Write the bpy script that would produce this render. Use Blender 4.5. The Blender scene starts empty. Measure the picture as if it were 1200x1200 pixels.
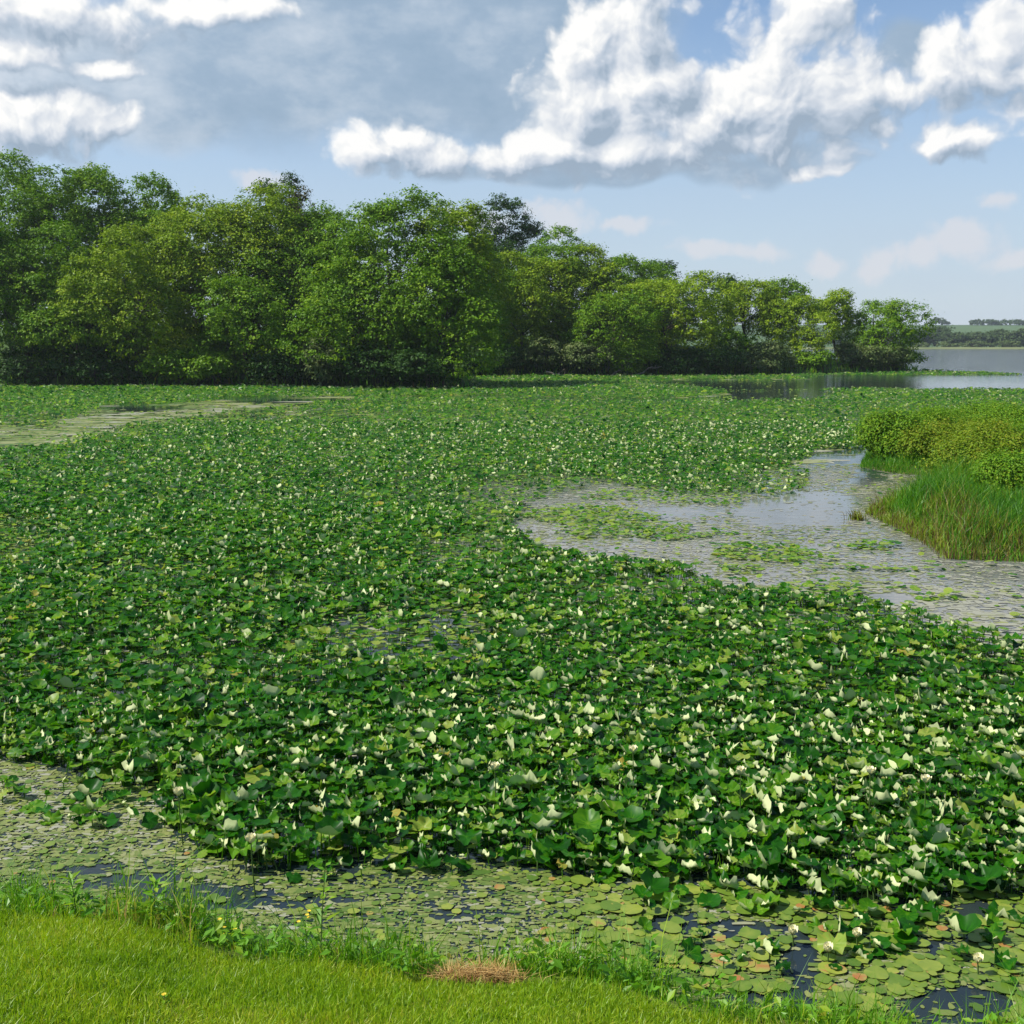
import bpy, math, random
import numpy as np

R = np.random.default_rng(7)
random.seed(7)
scene = bpy.context.scene
col = scene.collection
RAD = math.radians

# ------------------------------------------------------------------ camera
FPX = 1287.0          # focal length in pixels of the 1200 px photograph
HOR = 400.0           # its horizon line
CAMH = 4.5            # eye height over the water
PITCH = math.atan((600 - HOR) / FPX)
cam = bpy.data.cameras.new("camera")
cam.sensor_width = 36
cam.lens = 36 * FPX / 1200
cam.clip_start = 0.1
cam.clip_end = 8000
cam_o = bpy.data.objects.new("camera", cam)
cam_o.location = (0, 0, CAMH)
cam_o.rotation_euler = (RAD(90) - PITCH, 0, 0)
col.objects.link(cam_o)
scene.camera = cam_o
CP, SP = math.cos(PITCH), math.sin(PITCH)


def ground(px, py, z=0.0):
    """where the sight line of a photo pixel meets height z"""
    dx = (px - 600) / FPX
    dv = (600 - py) / FPX
    fy, fz = CP + dv * SP, -SP + dv * CP
    t = (z - CAMH) / fz
    return dx * t, fy * t


def at_dist(px, py, Y):
    dx = (px - 600) / FPX
    dv = (600 - py) / FPX
    fy, fz = CP + dv * SP, -SP + dv * CP
    t = Y / fy
    return dx * t, CAMH + fz * t


def project(x, y, z=0.0):
    zz = z - CAMH
    depth = y * CP - zz * SP
    up = y * SP + zz * CP
    return 600 + FPX * x / depth, 600 - FPX * up / depth


# ------------------------------------------------------------------ noise
def _hash(ix, iy, seed):
    h = (ix.astype(np.int64) * 374761393 + iy.astype(np.int64) * 668265263 + seed * 974711) & 0x7FFFFFFF
    h = ((h ^ (h >> 13)) * 1274126177) & 0x7FFFFFFF
    h = h ^ (h >> 16)
    return (h & 0xFFFF) / 65535.0


def vnoise(x, y, seed=0):
    x = np.asarray(x, float); y = np.asarray(y, float)
    ix, iy = np.floor(x), np.floor(y)
    fx, fy = x - ix, y - iy
    fx = fx * fx * (3 - 2 * fx); fy = fy * fy * (3 - 2 * fy)
    a = _hash(ix, iy, seed); b = _hash(ix + 1, iy, seed)
    c = _hash(ix, iy + 1, seed); d = _hash(ix + 1, iy + 1, seed)
    return (a * (1 - fx) + b * fx) * (1 - fy) + (c * (1 - fx) + d * fx) * fy


def fbm(x, y, seed=0, oct=4):
    s = 0; a = 0.5; f = 1.0; n = 0
    for i in range(oct):
        s = s + a * vnoise(np.asarray(x) * f, np.asarray(y) * f, seed + i * 17)
        n += a; a *= 0.5; f *= 2.03
    return s / n


def inpoly(px, py, poly):
    px = np.asarray(px); py = np.asarray(py)
    res = np.zeros(px.shape, bool)
    n = len(poly)
    for i in range(n):
        x0, y0 = poly[i]; x1, y1 = poly[(i + 1) % n]
        if y0 == y1:
            continue
        c = ((y0 > py) != (y1 > py)) & (px < (x1 - x0) * (py - y0) / (y1 - y0) + x0)
        res ^= c
    return res


# ------------------------------------------------------------------ mesh helpers
def mesh(name, verts, facegroups, attrs=None, smooth=False):
    """verts N x 3, facegroups: list of index arrays M x k"""
    me = bpy.data.meshes.new(name)
    verts = np.ascontiguousarray(verts, dtype=np.float32)
    me.vertices.add(len(verts))
    me.vertices.foreach_set("co", verts.ravel())
    facegroups = [np.asarray(f, dtype=np.int32) for f in facegroups if len(f)]
    nl = sum(f.size for f in facegroups); nf = sum(len(f) for f in facegroups)
    loops = np.concatenate([f.ravel() for f in facegroups])
    tot = np.concatenate([np.full(len(f), f.shape[1], np.int32) for f in facegroups])
    start = np.concatenate([[0], np.cumsum(tot)[:-1]]).astype(np.int32)
    me.loops.add(nl); me.polygons.add(nf)
    me.loops.foreach_set("vertex_index", loops)
    me.polygons.foreach_set("loop_start", start)
    me.polygons.foreach_set("loop_total", tot)
    me.polygons.foreach_set("use_smooth", np.full(nf, smooth, bool))
    for k, v in (attrs or {}).items():
        a = me.attributes.new(k, 'FLOAT', 'POINT')
        a.data.foreach_set("value", np.ascontiguousarray(v, dtype=np.float32))
    me.update(calc_edges=True)
    return me


def obj(name, me, mat=None, parent=None, loc=(0, 0, 0)):
    o = bpy.data.objects.new(name, me)
    if mat is not None:
        me.materials.clear(); me.materials.append(mat)
    col.objects.link(o)
    o.location = loc
    if parent is not None:
        o.parent = parent
    return o


def tag(o, label=None, cat=None, group=None, kind=None):
    if label: o["label"] = label
    if cat: o["category"] = cat
    if group: o["group"] = group
    if kind: o["kind"] = kind
    return o


def thing(name, label, cat, loc=(0, 0, 0), group=None):
    o = bpy.data.objects.new(name, None)
    o.empty_display_size = 0.2
    col.objects.link(o)
    o.location = loc
    return tag(o, label, cat, group)


class Tubes:
    """bent tapering tubes collected into one mesh"""
    def __init__(s):
        s.v = []; s.f = []; s.n = 0

    def add(s, pts, radii, seg=6):
        pts = np.asarray(pts, float)
        m = len(pts)
        d = np.gradient(pts, axis=0)
        d /= np.linalg.norm(d, axis=1)[:, None] + 1e-9
        ref = np.array([0.31, 0.87, 0.12])
        u = np.cross(d, ref); u /= np.linalg.norm(u, axis=1)[:, None] + 1e-9
        w = np.cross(d, u)
        th = np.linspace(0, 2 * np.pi, seg, endpoint=False)
        ring = (pts[:, None, :] + np.asarray(radii, float)[:, None, None] *
                (np.cos(th)[None, :, None] * u[:, None, :] + np.sin(th)[None, :, None] * w[:, None, :]))
        s.v.append(ring.reshape(-1, 3))
        for i in range(m - 1):
            a = s.n + i * seg
            for k in range(seg):
                k2 = (k + 1) % seg
                s.f.append((a + k, a + k2, a + seg + k2, a + seg + k))
        s.n += m * seg

    def build(s, name):
        return mesh(name, np.concatenate(s.v), [np.array(s.f)], smooth=True)


def bent(p0, p1, n=5, wob=0.06, rng=R):
    p0 = np.asarray(p0, float); p1 = np.asarray(p1, float)
    t = np.linspace(0, 1, n)[:, None]
    L = np.linalg.norm(p1 - p0)
    off = rng.normal(0, wob * L, (n, 3)) * np.sin(np.pi * t)
    return p0 + (p1 - p0) * t + off


# ------------------------------------------------------------------ materials
class NT:
    def __init__(s, tree):
        s.t = tree; s.N = tree.nodes; s.L = tree.links

    def n(s, typ, **kw):
        x = s.N.new(typ)
        for k, v in kw.items():
            setattr(x, k, v)
        return x

    def put(s, sock, v):
        if v is None:
            return
        if isinstance(v, bpy.types.NodeSocket):
            s.L.new(v, sock)
        else:
            sock.default_value = v

    def m(s, op, a, b=None, c=None, clamp=False):
        x = s.n('ShaderNodeMath', operation=op, use_clamp=clamp)
        for i, v in enumerate((a, b, c)):
            if v is not None:
                s.put(x.inputs[i], v)
        return x.outputs[0]

    def vm(s, op, a, b=None, c=None):
        x = s.n('ShaderNodeVectorMath', operation=op)
        for i, v in enumerate((a, b, c)):
            if v is not None:
                s.put(x.inputs[i], v)
        return x.outputs['Value'] if op in ('LENGTH', 'DOT_PRODUCT') else x.outputs[0]

    def mix(s, f, a, b):
        x = s.n('ShaderNodeMix', data_type='RGBA')
        s.put(x.inputs[0], f); s.put(x.inputs[6], a); s.put(x.inputs[7], b)
        return x.outputs[2]

    def ramp(s, f, stops, interp='LINEAR'):
        x = s.n('ShaderNodeValToRGB')
        s.put(x.inputs[0], f)
        cr = x.color_ramp; cr.interpolation = interp
        while len(cr.elements) < len(stops):
            cr.elements.new(0.5)
        for e, (p, c) in zip(cr.elements, stops):
            e.position = p
            e.color = tuple(c) + (1,) if len(c) == 3 else c
        return x.outputs[0]

    def noise(s, vec, scale, detail=3, rough=0.5, out='Fac', dim='3D'):
        x = s.n('ShaderNodeTexNoise', noise_dimensions=dim)
        s.put(x.inputs['Vector'], vec)
        x.inputs['Scale'].default_value = scale
        x.inputs['Detail'].default_value = detail
        x.inputs['Roughness'].default_value = rough
        return x.outputs[out]

    def sstep(s, v, a, b):
        x = s.n('ShaderNodeMapRange', interpolation_type='SMOOTHSTEP')
        s.put(x.inputs[0], v)
        x.inputs[1].default_value = a; x.inputs[2].default_value = b
        return x.outputs[0]


def new_mat(name):
    m = bpy.data.materials.new(name); m.use_nodes = True
    t = NT(m.node_tree)
    t.N.clear()
    out = t.n('ShaderNodeOutputMaterial')
    return m, t, out


def c4(c):
    return tuple(c) + (1.0,)


def leaf_mat(name, stops, trans, tw=0.35, rough=0.5, spec=0.3, under=None, nscale=None, attr='tint'):
    """leaf-like surface: per leaf tint, light passing through, an optional paler underside"""
    m, t, out = new_mat(name)
    a = t.n('ShaderNodeAttribute', attribute_name=attr)
    f = a.outputs['Fac']
    if nscale:
        g = t.n('ShaderNodeTexCoord')
        nz = t.noise(g.outputs['Object'], nscale, 3)
        f = t.m('ADD', f, t.m('MULTIPLY', t.m('SUBTRACT', nz, 0.5), 0.35), clamp=True)
    colr = t.ramp(f, stops)
    if under is not None:
        gm = t.n('ShaderNodeNewGeometry')
        colr = t.mix(gm.outputs['Backfacing'], colr, c4(under))
    p = t.n('ShaderNodeBsdfPrincipled')
    t.put(p.inputs['Base Color'], colr)
    p.inputs['Roughness'].default_value = rough
    p.inputs['Specular IOR Level'].default_value = spec
    tr = t.n('ShaderNodeBsdfTranslucent')
    tc = t.n('ShaderNodeMix', data_type='RGBA', blend_type='MULTIPLY')
    tc.inputs[0].default_value = 1.0
    t.put(tc.inputs[6], t.ramp(f, stops)); tc.inputs[7].default_value = c4(trans)
    t.put(tr.inputs['Color'], tc.outputs[2])
    mx = t.n('ShaderNodeMixShader'); mx.inputs[0].default_value = tw
    t.L.new(p.outputs[0], mx.inputs[1]); t.L.new(tr.outputs[0], mx.inputs[2])
    t.L.new(mx.outputs[0], out.inputs[0])
    return m


def plain_mat(name, stops, scale=3.0, rough=0.85, bump=0.0, spec=0.2, detail=5):
    m, t, out = new_mat(name)
    g = t.n('ShaderNodeTexCoord')
    nz = t.noise(g.outputs['Object'], scale, detail, 0.6)
    p = t.n('ShaderNodeBsdfPrincipled')
    t.put(p.inputs['Base Color'], t.ramp(nz, stops))
    p.inputs['Roughness'].default_value = rough
    p.inputs['Specular IOR Level'].default_value = spec
    if bump:
        b = t.n('ShaderNodeBump'); b.inputs['Strength'].default_value = bump
        b.inputs['Distance'].default_value = 0.05
        t.L.new(nz, b.inputs['Height']); t.L.new(b.outputs[0], p.inputs['Normal'])
    t.L.new(p.outputs[0], out.inputs[0])
    return m


M = {}
M['bark'] = plain_mat('bark', [(0.3, (0.035, 0.028, 0.02)), (0.7, (0.11, 0.09, 0.07))], 4, 0.9, 0.6)
M['dead_wood'] = plain_mat('dead_wood', [(0.3, (0.16, 0.13, 0.1)), (0.7, (0.36, 0.31, 0.25))], 5, 0.9, 0.4)
M['soil_grass'] = plain_mat('soil_grass', [(0.3, (0.06, 0.10, 0.012)), (0.55, (0.10, 0.15, 0.015)), (0.75, (0.13, 0.13, 0.04))], 2.5, 0.95, 0.4)
M['bank_green'] = plain_mat('bank_green', [(0.3, (0.03, 0.055, 0.012)), (0.6, (0.055, 0.11, 0.015)), (0.8, (0.10, 0.15, 0.03))], 0.6, 0.95)
M['mud'] = plain_mat('mud', [(0.3, (0.04, 0.05, 0.015)), (0.7, (0.12, 0.12, 0.035))], 1.5, 0.9)
M['far_field'] = plain_mat('far_field', [(0.35, (0.045, 0.085, 0.03)), (0.65, (0.07, 0.12, 0.04))], 0.006, 0.95)
M['far_shore'] = plain_mat('far_shore', [(0.3, (0.10, 0.13, 0.05)), (0.7, (0.19, 0.21, 0.09))], 0.05, 0.95)

G_LOTUS = [(0.0, (0.004, 0.04, 0.001)), (0.42, (0.016, 0.105, 0.002)), (0.70, (0.08, 0.20, 0.005)),
           (0.9, (0.22, 0.30, 0.05)), (1.0, (0.30, 0.24, 0.04))]
M['lotus'] = leaf_mat('lotus_leaf', G_LOTUS, (2.4, 2.5, 0.8), 0.28, 0.40, 0.16, under=(0.64, 0.70, 0.36))  # underside whiter than the leaf's own pale green, painting in sun glints
M['pad'] = leaf_mat('pad_leaf', [(0.0, (0.05, 0.12, 0.010)), (0.5, (0.13, 0.20, 0.025)), (0.85, (0.25, 0.29, 0.045)),
                                 (0.93, (0.30, 0.22, 0.06)), (1.0, (0.33, 0.13, 0.04))], (1, 1, 1), 0.1, 0.35, 0.3)
M['film'] = leaf_mat('duckweed', [(0.0, (0.06, 0.12, 0.015)), (0.4, (0.14, 0.18, 0.04)), (0.7, (0.21, 0.23, 0.075)), (1.0, (0.28, 0.28, 0.21))],
                     (1, 1, 1), 0.05, 0.5, 0.4)
M['stalk'] = plain_mat('stalk', [(0.3, (0.05, 0.10, 0.02)), (0.7, (0.09, 0.15, 0.04))], 9, 0.6)
M['petal'] = plain_mat('petal', [(0.3, (0.78, 0.74, 0.42)), (0.7, (0.84, 0.8, 0.55))], 9, 0.5)
M['seedpod'] = plain_mat('seedpod', [(0.3, (0.5, 0.42, 0.08)), (0.7, (0.6, 0.5, 0.14))], 9, 0.5)
M['grass'] = leaf_mat('lawn_blades', [(0.0, (0.12, 0.25, 0.006)), (0.5, (0.23, 0.37, 0.010)), (0.85, (0.38, 0.43, 0.03)),
                                      (1.0, (0.30, 0.26, 0.08))], (1.5, 1.5, 0.7), 0.35, 0.45, 0.35)
M['tallgrass'] = leaf_mat('bank_blades', [(0.0, (0.06, 0.19, 0.008)), (0.5, (0.13, 0.31, 0.012)), (0.8, (0.27, 0.38, 0.02)),
                                          (1.0, (0.32, 0.25, 0.10))], (1.5, 1.5, 0.7), 0.35, 0.45, 0.35)
M['straw'] = leaf_mat('straw', [(0.0, (0.20, 0.10, 0.03)), (0.6, (0.48, 0.30, 0.10)), (1.0, (0.62, 0.45, 0.19))], (1, 1, 1), 0.2, 0.6, 0.2)
M['reed'] = leaf_mat('reed_blades', [(0.0, (0.035, 0.13, 0.006)), (0.45, (0.08, 0.25, 0.010)), (0.75, (0.22, 0.31, 0.02)),
                                     (0.88, (0.20, 0.15, 0.04)), (1.0, (0.11, 0.075, 0.03))], (1.5, 1.5, 0.7), 0.35, 0.45, 0.3)
M['yellow'] = plain_mat('yellow_petal', [(0.3, (0.65, 0.45, 0.03)), (0.7, (0.75, 0.55, 0.05))], 9, 0.6)


def tree_mat(name, lo, mid, hi):
    return leaf_mat(name, [(0.0, lo), (0.5, mid), (1.0, hi)], (1.7, 1.8, 0.6), 0.18, 0.5, 0.1)


M['t_mid'] = tree_mat('foliage_mid', (0.048, 0.125, 0.004), (0.11, 0.225, 0.006), (0.205, 0.31, 0.010))
M['t_light'] = tree_mat('foliage_light', (0.085, 0.16, 0.006), (0.175, 0.275, 0.008), (0.29, 0.36, 0.014))
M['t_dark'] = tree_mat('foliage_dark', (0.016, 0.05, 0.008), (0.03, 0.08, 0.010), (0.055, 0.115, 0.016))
M['t_brown'] = tree_mat('foliage_brown', (0.05, 0.055, 0.022), (0.08, 0.075, 0.03), (0.11, 0.10, 0.045))
M['t_shrub'] = tree_mat('foliage_shrub', (0.05, 0.09, 0.022), (0.10, 0.15, 0.04), (0.20, 0.23, 0.09))
M['t_willow'] = tree_mat('foliage_willow', (0.045, 0.13, 0.005), (0.10, 0.215, 0.009), (0.21, 0.30, 0.02))
M['t_willow2'] = tree_mat('foliage_willow_rusty', (0.06, 0.13, 0.005), (0.135, 0.215, 0.010), (0.27, 0.28, 0.025))
M['t_far'] = tree_mat('foliage_far', (0.035, 0.07, 0.02), (0.055, 0.095, 0.028), (0.09, 0.13, 0.045))


def water_mat():
    m, t, out = new_mat('lake_water')
    g = t.n('ShaderNodeNewGeometry')
    pos = g.outputs['Position']
    p = t.n('ShaderNodeBsdfPrincipled')
    murk = t.noise(pos, 0.25, 4, 0.55)
    clear = t.ramp(murk, [(0.3, (0.012, 0.022, 0.03)), (0.7, (0.03, 0.04, 0.035))])
    # murky side channel: algae, plus sky reflection painted into the body colour
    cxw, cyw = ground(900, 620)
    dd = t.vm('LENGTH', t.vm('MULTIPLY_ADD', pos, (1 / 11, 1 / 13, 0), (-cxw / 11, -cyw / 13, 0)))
    channel_lift = t.sstep(t.m('ADD', dd, t.m('MULTIPLY', t.m('SUBTRACT', murk, 0.5), 0.8)), 1.15, 0.5)
    t.put(p.inputs['Base Color'], t.mix(channel_lift, clear, (0.14, 0.145, 0.135, 1)))
    p.inputs['Roughness'].default_value = 0.07
    p.inputs['IOR'].default_value = 1.333
    st = t.vm('MULTIPLY', pos, (0.55, 1.0, 1.0))
    h1 = t.noise(st, 5.0, 3, 0.5)
    h2 = t.noise(st, 0.9, 3, 0.55)
    h3 = t.noise(st, 0.18, 2, 0.5)
    sep = t.n('ShaderNodeSeparateXYZ'); t.L.new(pos, sep.inputs[0])
    far = t.sstep(sep.outputs[1], 110, 200)       # the open lake has wind on it, the bay is sheltered
    h = t.m('ADD', t.m('MULTIPLY', h1, 0.012), t.m('MULTIPLY', h2, t.m('ADD', 0.03, t.m('MULTIPLY', far, 1.3))))
    h = t.m('ADD', h, t.m('MULTIPLY', h3, t.m('MULTIPLY', far, 1.3)))
    b = t.n('ShaderNodeBump'); b.inputs['Strength'].default_value = 1.0; b.inputs['Distance'].default_value = 0.35
    t.L.new(h, b.inputs['Height']); t.L.new(b.outputs[0], p.inputs['Normal'])
    t.L.new(p.outputs[0], out.inputs[0])
    return m


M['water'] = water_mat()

# ------------------------------------------------------------------ light
SUN_AZ, SUN_EL = RAD(-94), RAD(50)        # left of the view, fairly high
sun = bpy.data.lights.new("sun", 'SUN')
sun.energy = 5.0; sun.angle = RAD(0.5); sun.color = (1.0, 0.95, 0.86)
so = bpy.data.objects.new("sun", sun); col.objects.link(so)
from mathutils import Vector
sd = Vector((math.sin(SUN_AZ) * math.cos(SUN_EL), math.cos(SUN_AZ) * math.cos(SUN_EL), math.sin(SUN_EL)))
so.rotation_euler = sd.to_track_quat('Z', 'Y').to_euler()
so.location = (-40, 30, 60)


# ------------------------------------------------------------------ sky with clouds (directions on the sky, in degrees of azimuth/elevation)
def ang(px, py):
    dx = (px - 600) / FPX; dv = (600 - py) / FPX
    fy, fz = CP + dv * SP, -SP + dv * CP
    return math.atan2(dx, fy), math.atan2(fz, math.hypot(dx, fy))


def blob_group(name, blobs, smooth):
    g = bpy.data.node_groups.new(name, 'ShaderNodeTree')
    g.interface.new_socket('P', in_out='INPUT', socket_type='NodeSocketVector')
    g.interface.new_socket('F', in_out='OUTPUT', socket_type='NodeSocketFloat')
    t = NT(g)
    gi = t.n('NodeGroupInput'); go = t.n('NodeGroupOutput')
    cur = None
    for (x, y, rx, ry) in blobs:
        a, e = ang(x, y)
        sx, sy = FPX / (rx * 1.28), FPX / (ry * 1.28)
        v = t.vm('MULTIPLY_ADD', gi.outputs[0], (sx, sy, 0), (-a * sx, -e * sy, 0))
        L = t.vm('LENGTH', v)
        cur = L if cur is None else t.m('SMOOTH_MIN', cur, L, smooth)
    t.L.new(t.m('SUBTRACT', 1.0, cur), go.inputs[0])
    return g


CUMULUS = [  # pixel centre and radii of the puffs
    (40, 142, 80, 26), (15, 116, 44, 30), (120, 142, 40, 24), (85, 122, 40, 22), (40, 10, 130, 24), (130, 72, 40, 14),
    (250, 4, 80, 16), (0, 60, 60, 16),
    (430, 180, 50, 26), (500, 186, 90, 22), (590, 186, 80, 22), (470, 172, 50, 22),
    (690, 60, 46, 60), (745, 30, 52, 62), (735, 115, 90, 62), (840, 145, 110, 44), (925, 118, 86, 58), (660, 175, 80, 30), (765, 105, 80, 54), (855, 118, 66, 46), (905, 62, 52, 50), (955, 15, 46, 48),
    (925, 115, 76, 56), (985, 135, 44, 40), (850, 160, 120, 30), (720, 178, 120, 26), (675, 125, 50, 60),
    (1170, 62, 56, 42), (1150, 90, 84, 32), (1060, 112, 60, 16), (1110, 96, 50, 20), (1040, 108, 46, 14), (1225, 80, 60, 50),
    (1112, 174, 44, 15), (1100, 164, 20, 14), (955, 205, 30, 9),
    (-200, 120, 160, 70), (-420, 40, 200, 90), (1420, 140, 140, 60), (1700, 40, 200, 90), (1500, -240, 240, 120),
]
STRATUS = [
    (420, 60, 260, 96), (600, 60, 160, 96), (300, 100, 170, 60), (520, 20, 240, 90), (230, 150, 80, 34), (420, -120, 400, 120), (150, 55, 150, 40),
    (700, 205, 190, 16), (860, 195, 120, 18), (1065, 76, 46, 22), (-300, -200, 400, 130),
]
WISPS = [  # faint small clouds low in the haze
    (655, 258, 40, 18), (820, 296, 30, 10), (885, 292, 34, 11), (960, 302, 24, 13), (1025, 303, 20, 16), (1080, 296, 30, 14), (1125, 285, 36, 16), (310, 216, 28, 10),
    (1172, 240, 18, 10), (740, 268, 30, 8), (1195, 300, 30, 10), (560, 262, 40, 8), (1300, 290, 60, 16), (-100, 230, 60, 20)]
STRATUS += [(60, 60, 170, 60), (180, 100, 120, 40)]
SHADE = [  # grey undersides
    (60, 165, 110, 16), (200, 40, 160, 18),
    (705, 138, 46, 16), (800, 112, 34, 16), (965, 160, 80, 34), (560, 200, 130, 26), (800, 200, 170, 16), (60, 90, 110, 16),
    (160, 110, 100, 20), (1140, 120, 90, 14), (770, 20, 18, 30), (910, 165, 90, 26), (1110, 190, 60, 10), (640, 215, 200, 14),
]

world = bpy.data.worlds.new("World"); scene.world = world; world.use_nodes = True
t = NT(world.node_tree); t.N.clear()
wout = t.n('ShaderNodeOutputWorld'); bg = t.n('ShaderNodeBackground'); bg.inputs[1].default_value = 0.1
sky = t.n('ShaderNodeTexSky', sky_type='NISHITA')
sky.sun_disc = False; sky.sun_elevation = SUN_EL; sky.sun_rotation = SUN_AZ
sky.air_density = 1.0; sky.dust_density = 0.15; sky.ozone_density = 3.0
tc = t.n('ShaderNodeTexCoord'); D = t.vm('NORMALIZE', tc.outputs['Generated'])
sp = t.n('ShaderNodeSeparateXYZ'); t.L.new(D, sp.inputs[0])
az = t.m('ARCTAN2', sp.outputs[0], sp.outputs[1]); el = t.m('ARCSINE', sp.outputs[2])
cb = t.n('ShaderNodeCombineXYZ'); t.L.new(az, cb.inputs[0]); t.L.new(el, cb.inputs[1])
P = cb.outputs[0]


def half(v):
    return t.vm('SUBTRACT', v, (0.5, 0.5, 0.5))


w1 = t.vm('SCALE', half(t.noise(P, 9, 2, 0.5, 'Color')), None)
w1.node.inputs['Scale'].default_value = 0.05
w2 = t.vm('SCALE', half(t.noise(P, 38, 4, 0.6, 'Color')), None)
w2.node.inputs['Scale'].default_value = 0.014
WP = t.vm('ADD', P, t.vm('ADD', w1, w2))
gc = blob_group('cumulus_field', CUMULUS, 0.25)
gs = blob_group('stratus_field', STRATUS, 0.35)
gw = blob_group('wisp_field', WISPS, 0.15)
gsh = blob_group('shade_field', SHADE, 0.25)


def voro(vec, scale, detail):
    x = t.n('ShaderNodeTexVoronoi', voronoi_dimensions='2D', feature='SMOOTH_F1')
    t.put(x.inputs['Vector'], vec)
    x.inputs['Scale'].default_value = scale
    x.inputs['Detail'].default_value = detail
    x.inputs['Roughness'].default_value = 0.6
    x.inputs['Smoothness'].default_value = 0.3
    x.normalize = True
    return x.outputs['Distance']


def blobs(vec):
    g = t.n('ShaderNodeGroup'); g.node_tree = gc; t.L.new(vec, g.inputs[0])
    return g.outputs[0]


def billow(vec):                       # rounded heads, no fine detail
    return t.m('MULTIPLY', t.m('SUBTRACT', 0.27, voro(vec, 24, 1.0)), 1.3)


def crumb(vec):                        # fine cauliflower edge
    return t.m('MULTIPLY', t.m('SUBTRACT', 0.27, voro(vec, 56, 2.0)), 0.6)


D1, D2 = (-0.013, 0.016, 0), (-0.004, 0.005, 0)
S0, S1 = t.vm('ADD', WP, D1), t.vm('ADD', WP, D2)
B0 = t.m('ADD', blobs(WP), billow(WP)); B1 = t.m('ADD', blobs(S0), billow(S0))
K0, K1 = crumb(WP), crumb(S1)
wisp = t.noise(P, 22, 5, 0.6)
F0 = t.m('ADD', t.m('ADD', B0, K0), t.m('MULTIPLY', t.m('SUBTRACT', wisp, 0.5), 0.4))
ca = t.sstep(F0, -0.06, 0.42)
g2 = t.n('ShaderNodeGroup'); g2.node_tree = gsh; t.L.new(WP, g2.inputs[0])
shd = t.sstep(t.m('ADD', g2.outputs[0], t.m('MULTIPLY', t.m('SUBTRACT', wisp, 0.5), 0.6)), -0.3, 0.7)
Lm = t.m('ADD', t.m('MULTIPLY', t.m('SUBTRACT', B0, B1), 0.8), 0.60)
Lm = t.m('ADD', Lm, t.m('MULTIPLY', t.m('SUBTRACT', K0, K1), 1.3))
Lm = t.m('ADD', Lm, t.m('MULTIPLY', t.m('SUBTRACT', t.noise(P, 16, 4, 0.6), 0.5), 0.25))
Lm = t.m('SUBTRACT', Lm, t.m('MULTIPLY', shd, 0.34), clamp=True)
ccol = t.ramp(Lm, [(0.0, (2.4, 3.05, 3.85)), (0.3, (3.6, 4.15, 4.9)), (0.6, (5.1, 5.4, 5.85)), (0.9, (6.7, 6.75, 6.75)), (1.0, (7.2, 7.15, 7.05))])
g3 = t.n('ShaderNodeGroup'); g3.node_tree = gs; t.L.new(t.vm('ADD', P, t.vm('SCALE', w1, None)), g3.inputs[0])
for x in t.N:
    if x.bl_idname == 'ShaderNodeVectorMath' and x.operation == 'SCALE' and x.inputs['Scale'].default_value == 1.0:
        x.inputs['Scale'].default_value = 1.6
sfbm = t.noise(P, 14, 5, 0.55)
sa = t.m('MULTIPLY', t.sstep(t.m('ADD', g3.outputs[0], t.m('MULTIPLY', t.m('SUBTRACT', sfbm, 0.5), 0.7)), -0.05, 0.5), 0.93)
sv = t.m('ADD', t.noise(t.vm('MULTIPLY', P, (1, 1.6, 1)), 9, 5, 0.6), t.m('MULTIPLY', t.sstep(az, -0.18, -0.42), 0.22))
scol = t.ramp(sv, [(0.3, (1.95, 2.8, 3.75)), (0.5, (2.5, 3.3, 4.25)), (0.68, (3.9, 4.5, 5.2)), (0.85, (5.6, 5.9, 6.3))])
# thin bright veil low over the horizon
veil = t.m('MULTIPLY', t.sstep(el, 0.33, -0.02), 0.9)
vn = t.m('ADD', 0.75, t.m('MULTIPLY', t.noise(t.vm('MULTIPLY', P, (1, 3, 1)), 6, 4, 0.5), 0.4))
base = t.mix(t.m('MULTIPLY', veil, vn), sky.outputs[0], (3.6, 4.25, 5.2, 1))
# scattered cloud over the rest of the sky
hi = t.sstep(t.noise(D, 3.0, 5, 0.55), 0.54, 0.72)
hi = t.m('MULTIPLY', hi, t.sstep(el, 0.33, 0.5))
base = t.mix(hi, base, (4.8, 5.2, 5.8, 1))
c1 = t.mix(sa, base, scol)
g4 = t.n('ShaderNodeGroup'); g4.node_tree = gw; t.L.new(WP, g4.inputs[0])
wa = t.m('MULTIPLY', t.sstep(t.m('ADD', g4.outputs[0], t.m('MULTIPLY', t.m('SUBTRACT', 0.27, voro(WP, 34, 3)), 1.6)), -0.15, 0.6), 0.62)
c1 = t.mix(wa, c1, (5.5, 5.4, 5.6, 1))
c2 = t.mix(ca, c1, ccol)
t.L.new(c2, bg.inputs[0]); t.L.new(bg.outputs[0], wout.inputs[0])
world.cycles.sampling_method = 'MANUAL'; world.cycles.sample_map_resolution = 512

import os
SKY_ONLY = bool(os.environ.get('SKY_ONLY'))

# ------------------------------------------------------------------ the setting
def build_setting():
    # one wide sheet of water
    S = 2300
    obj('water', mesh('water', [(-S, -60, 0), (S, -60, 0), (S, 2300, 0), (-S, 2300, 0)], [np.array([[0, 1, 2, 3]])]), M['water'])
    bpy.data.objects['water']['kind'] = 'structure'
    o = obj('lakebed', mesh('lakebed', [(-S, -60, -1.5), (S, -60, -1.5), (S, 2300, -1.5), (-S, 2300, -1.5)], [np.array([[0, 1, 2, 3]])]), M['mud'])
    tag(o, kind='structure')


def shore_y(x):
    return 7.27 - 0.235 * x + 0.10 * np.sin(x * 1.7 + 0.6) + 0.06 * np.sin(x * 4.1)


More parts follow.
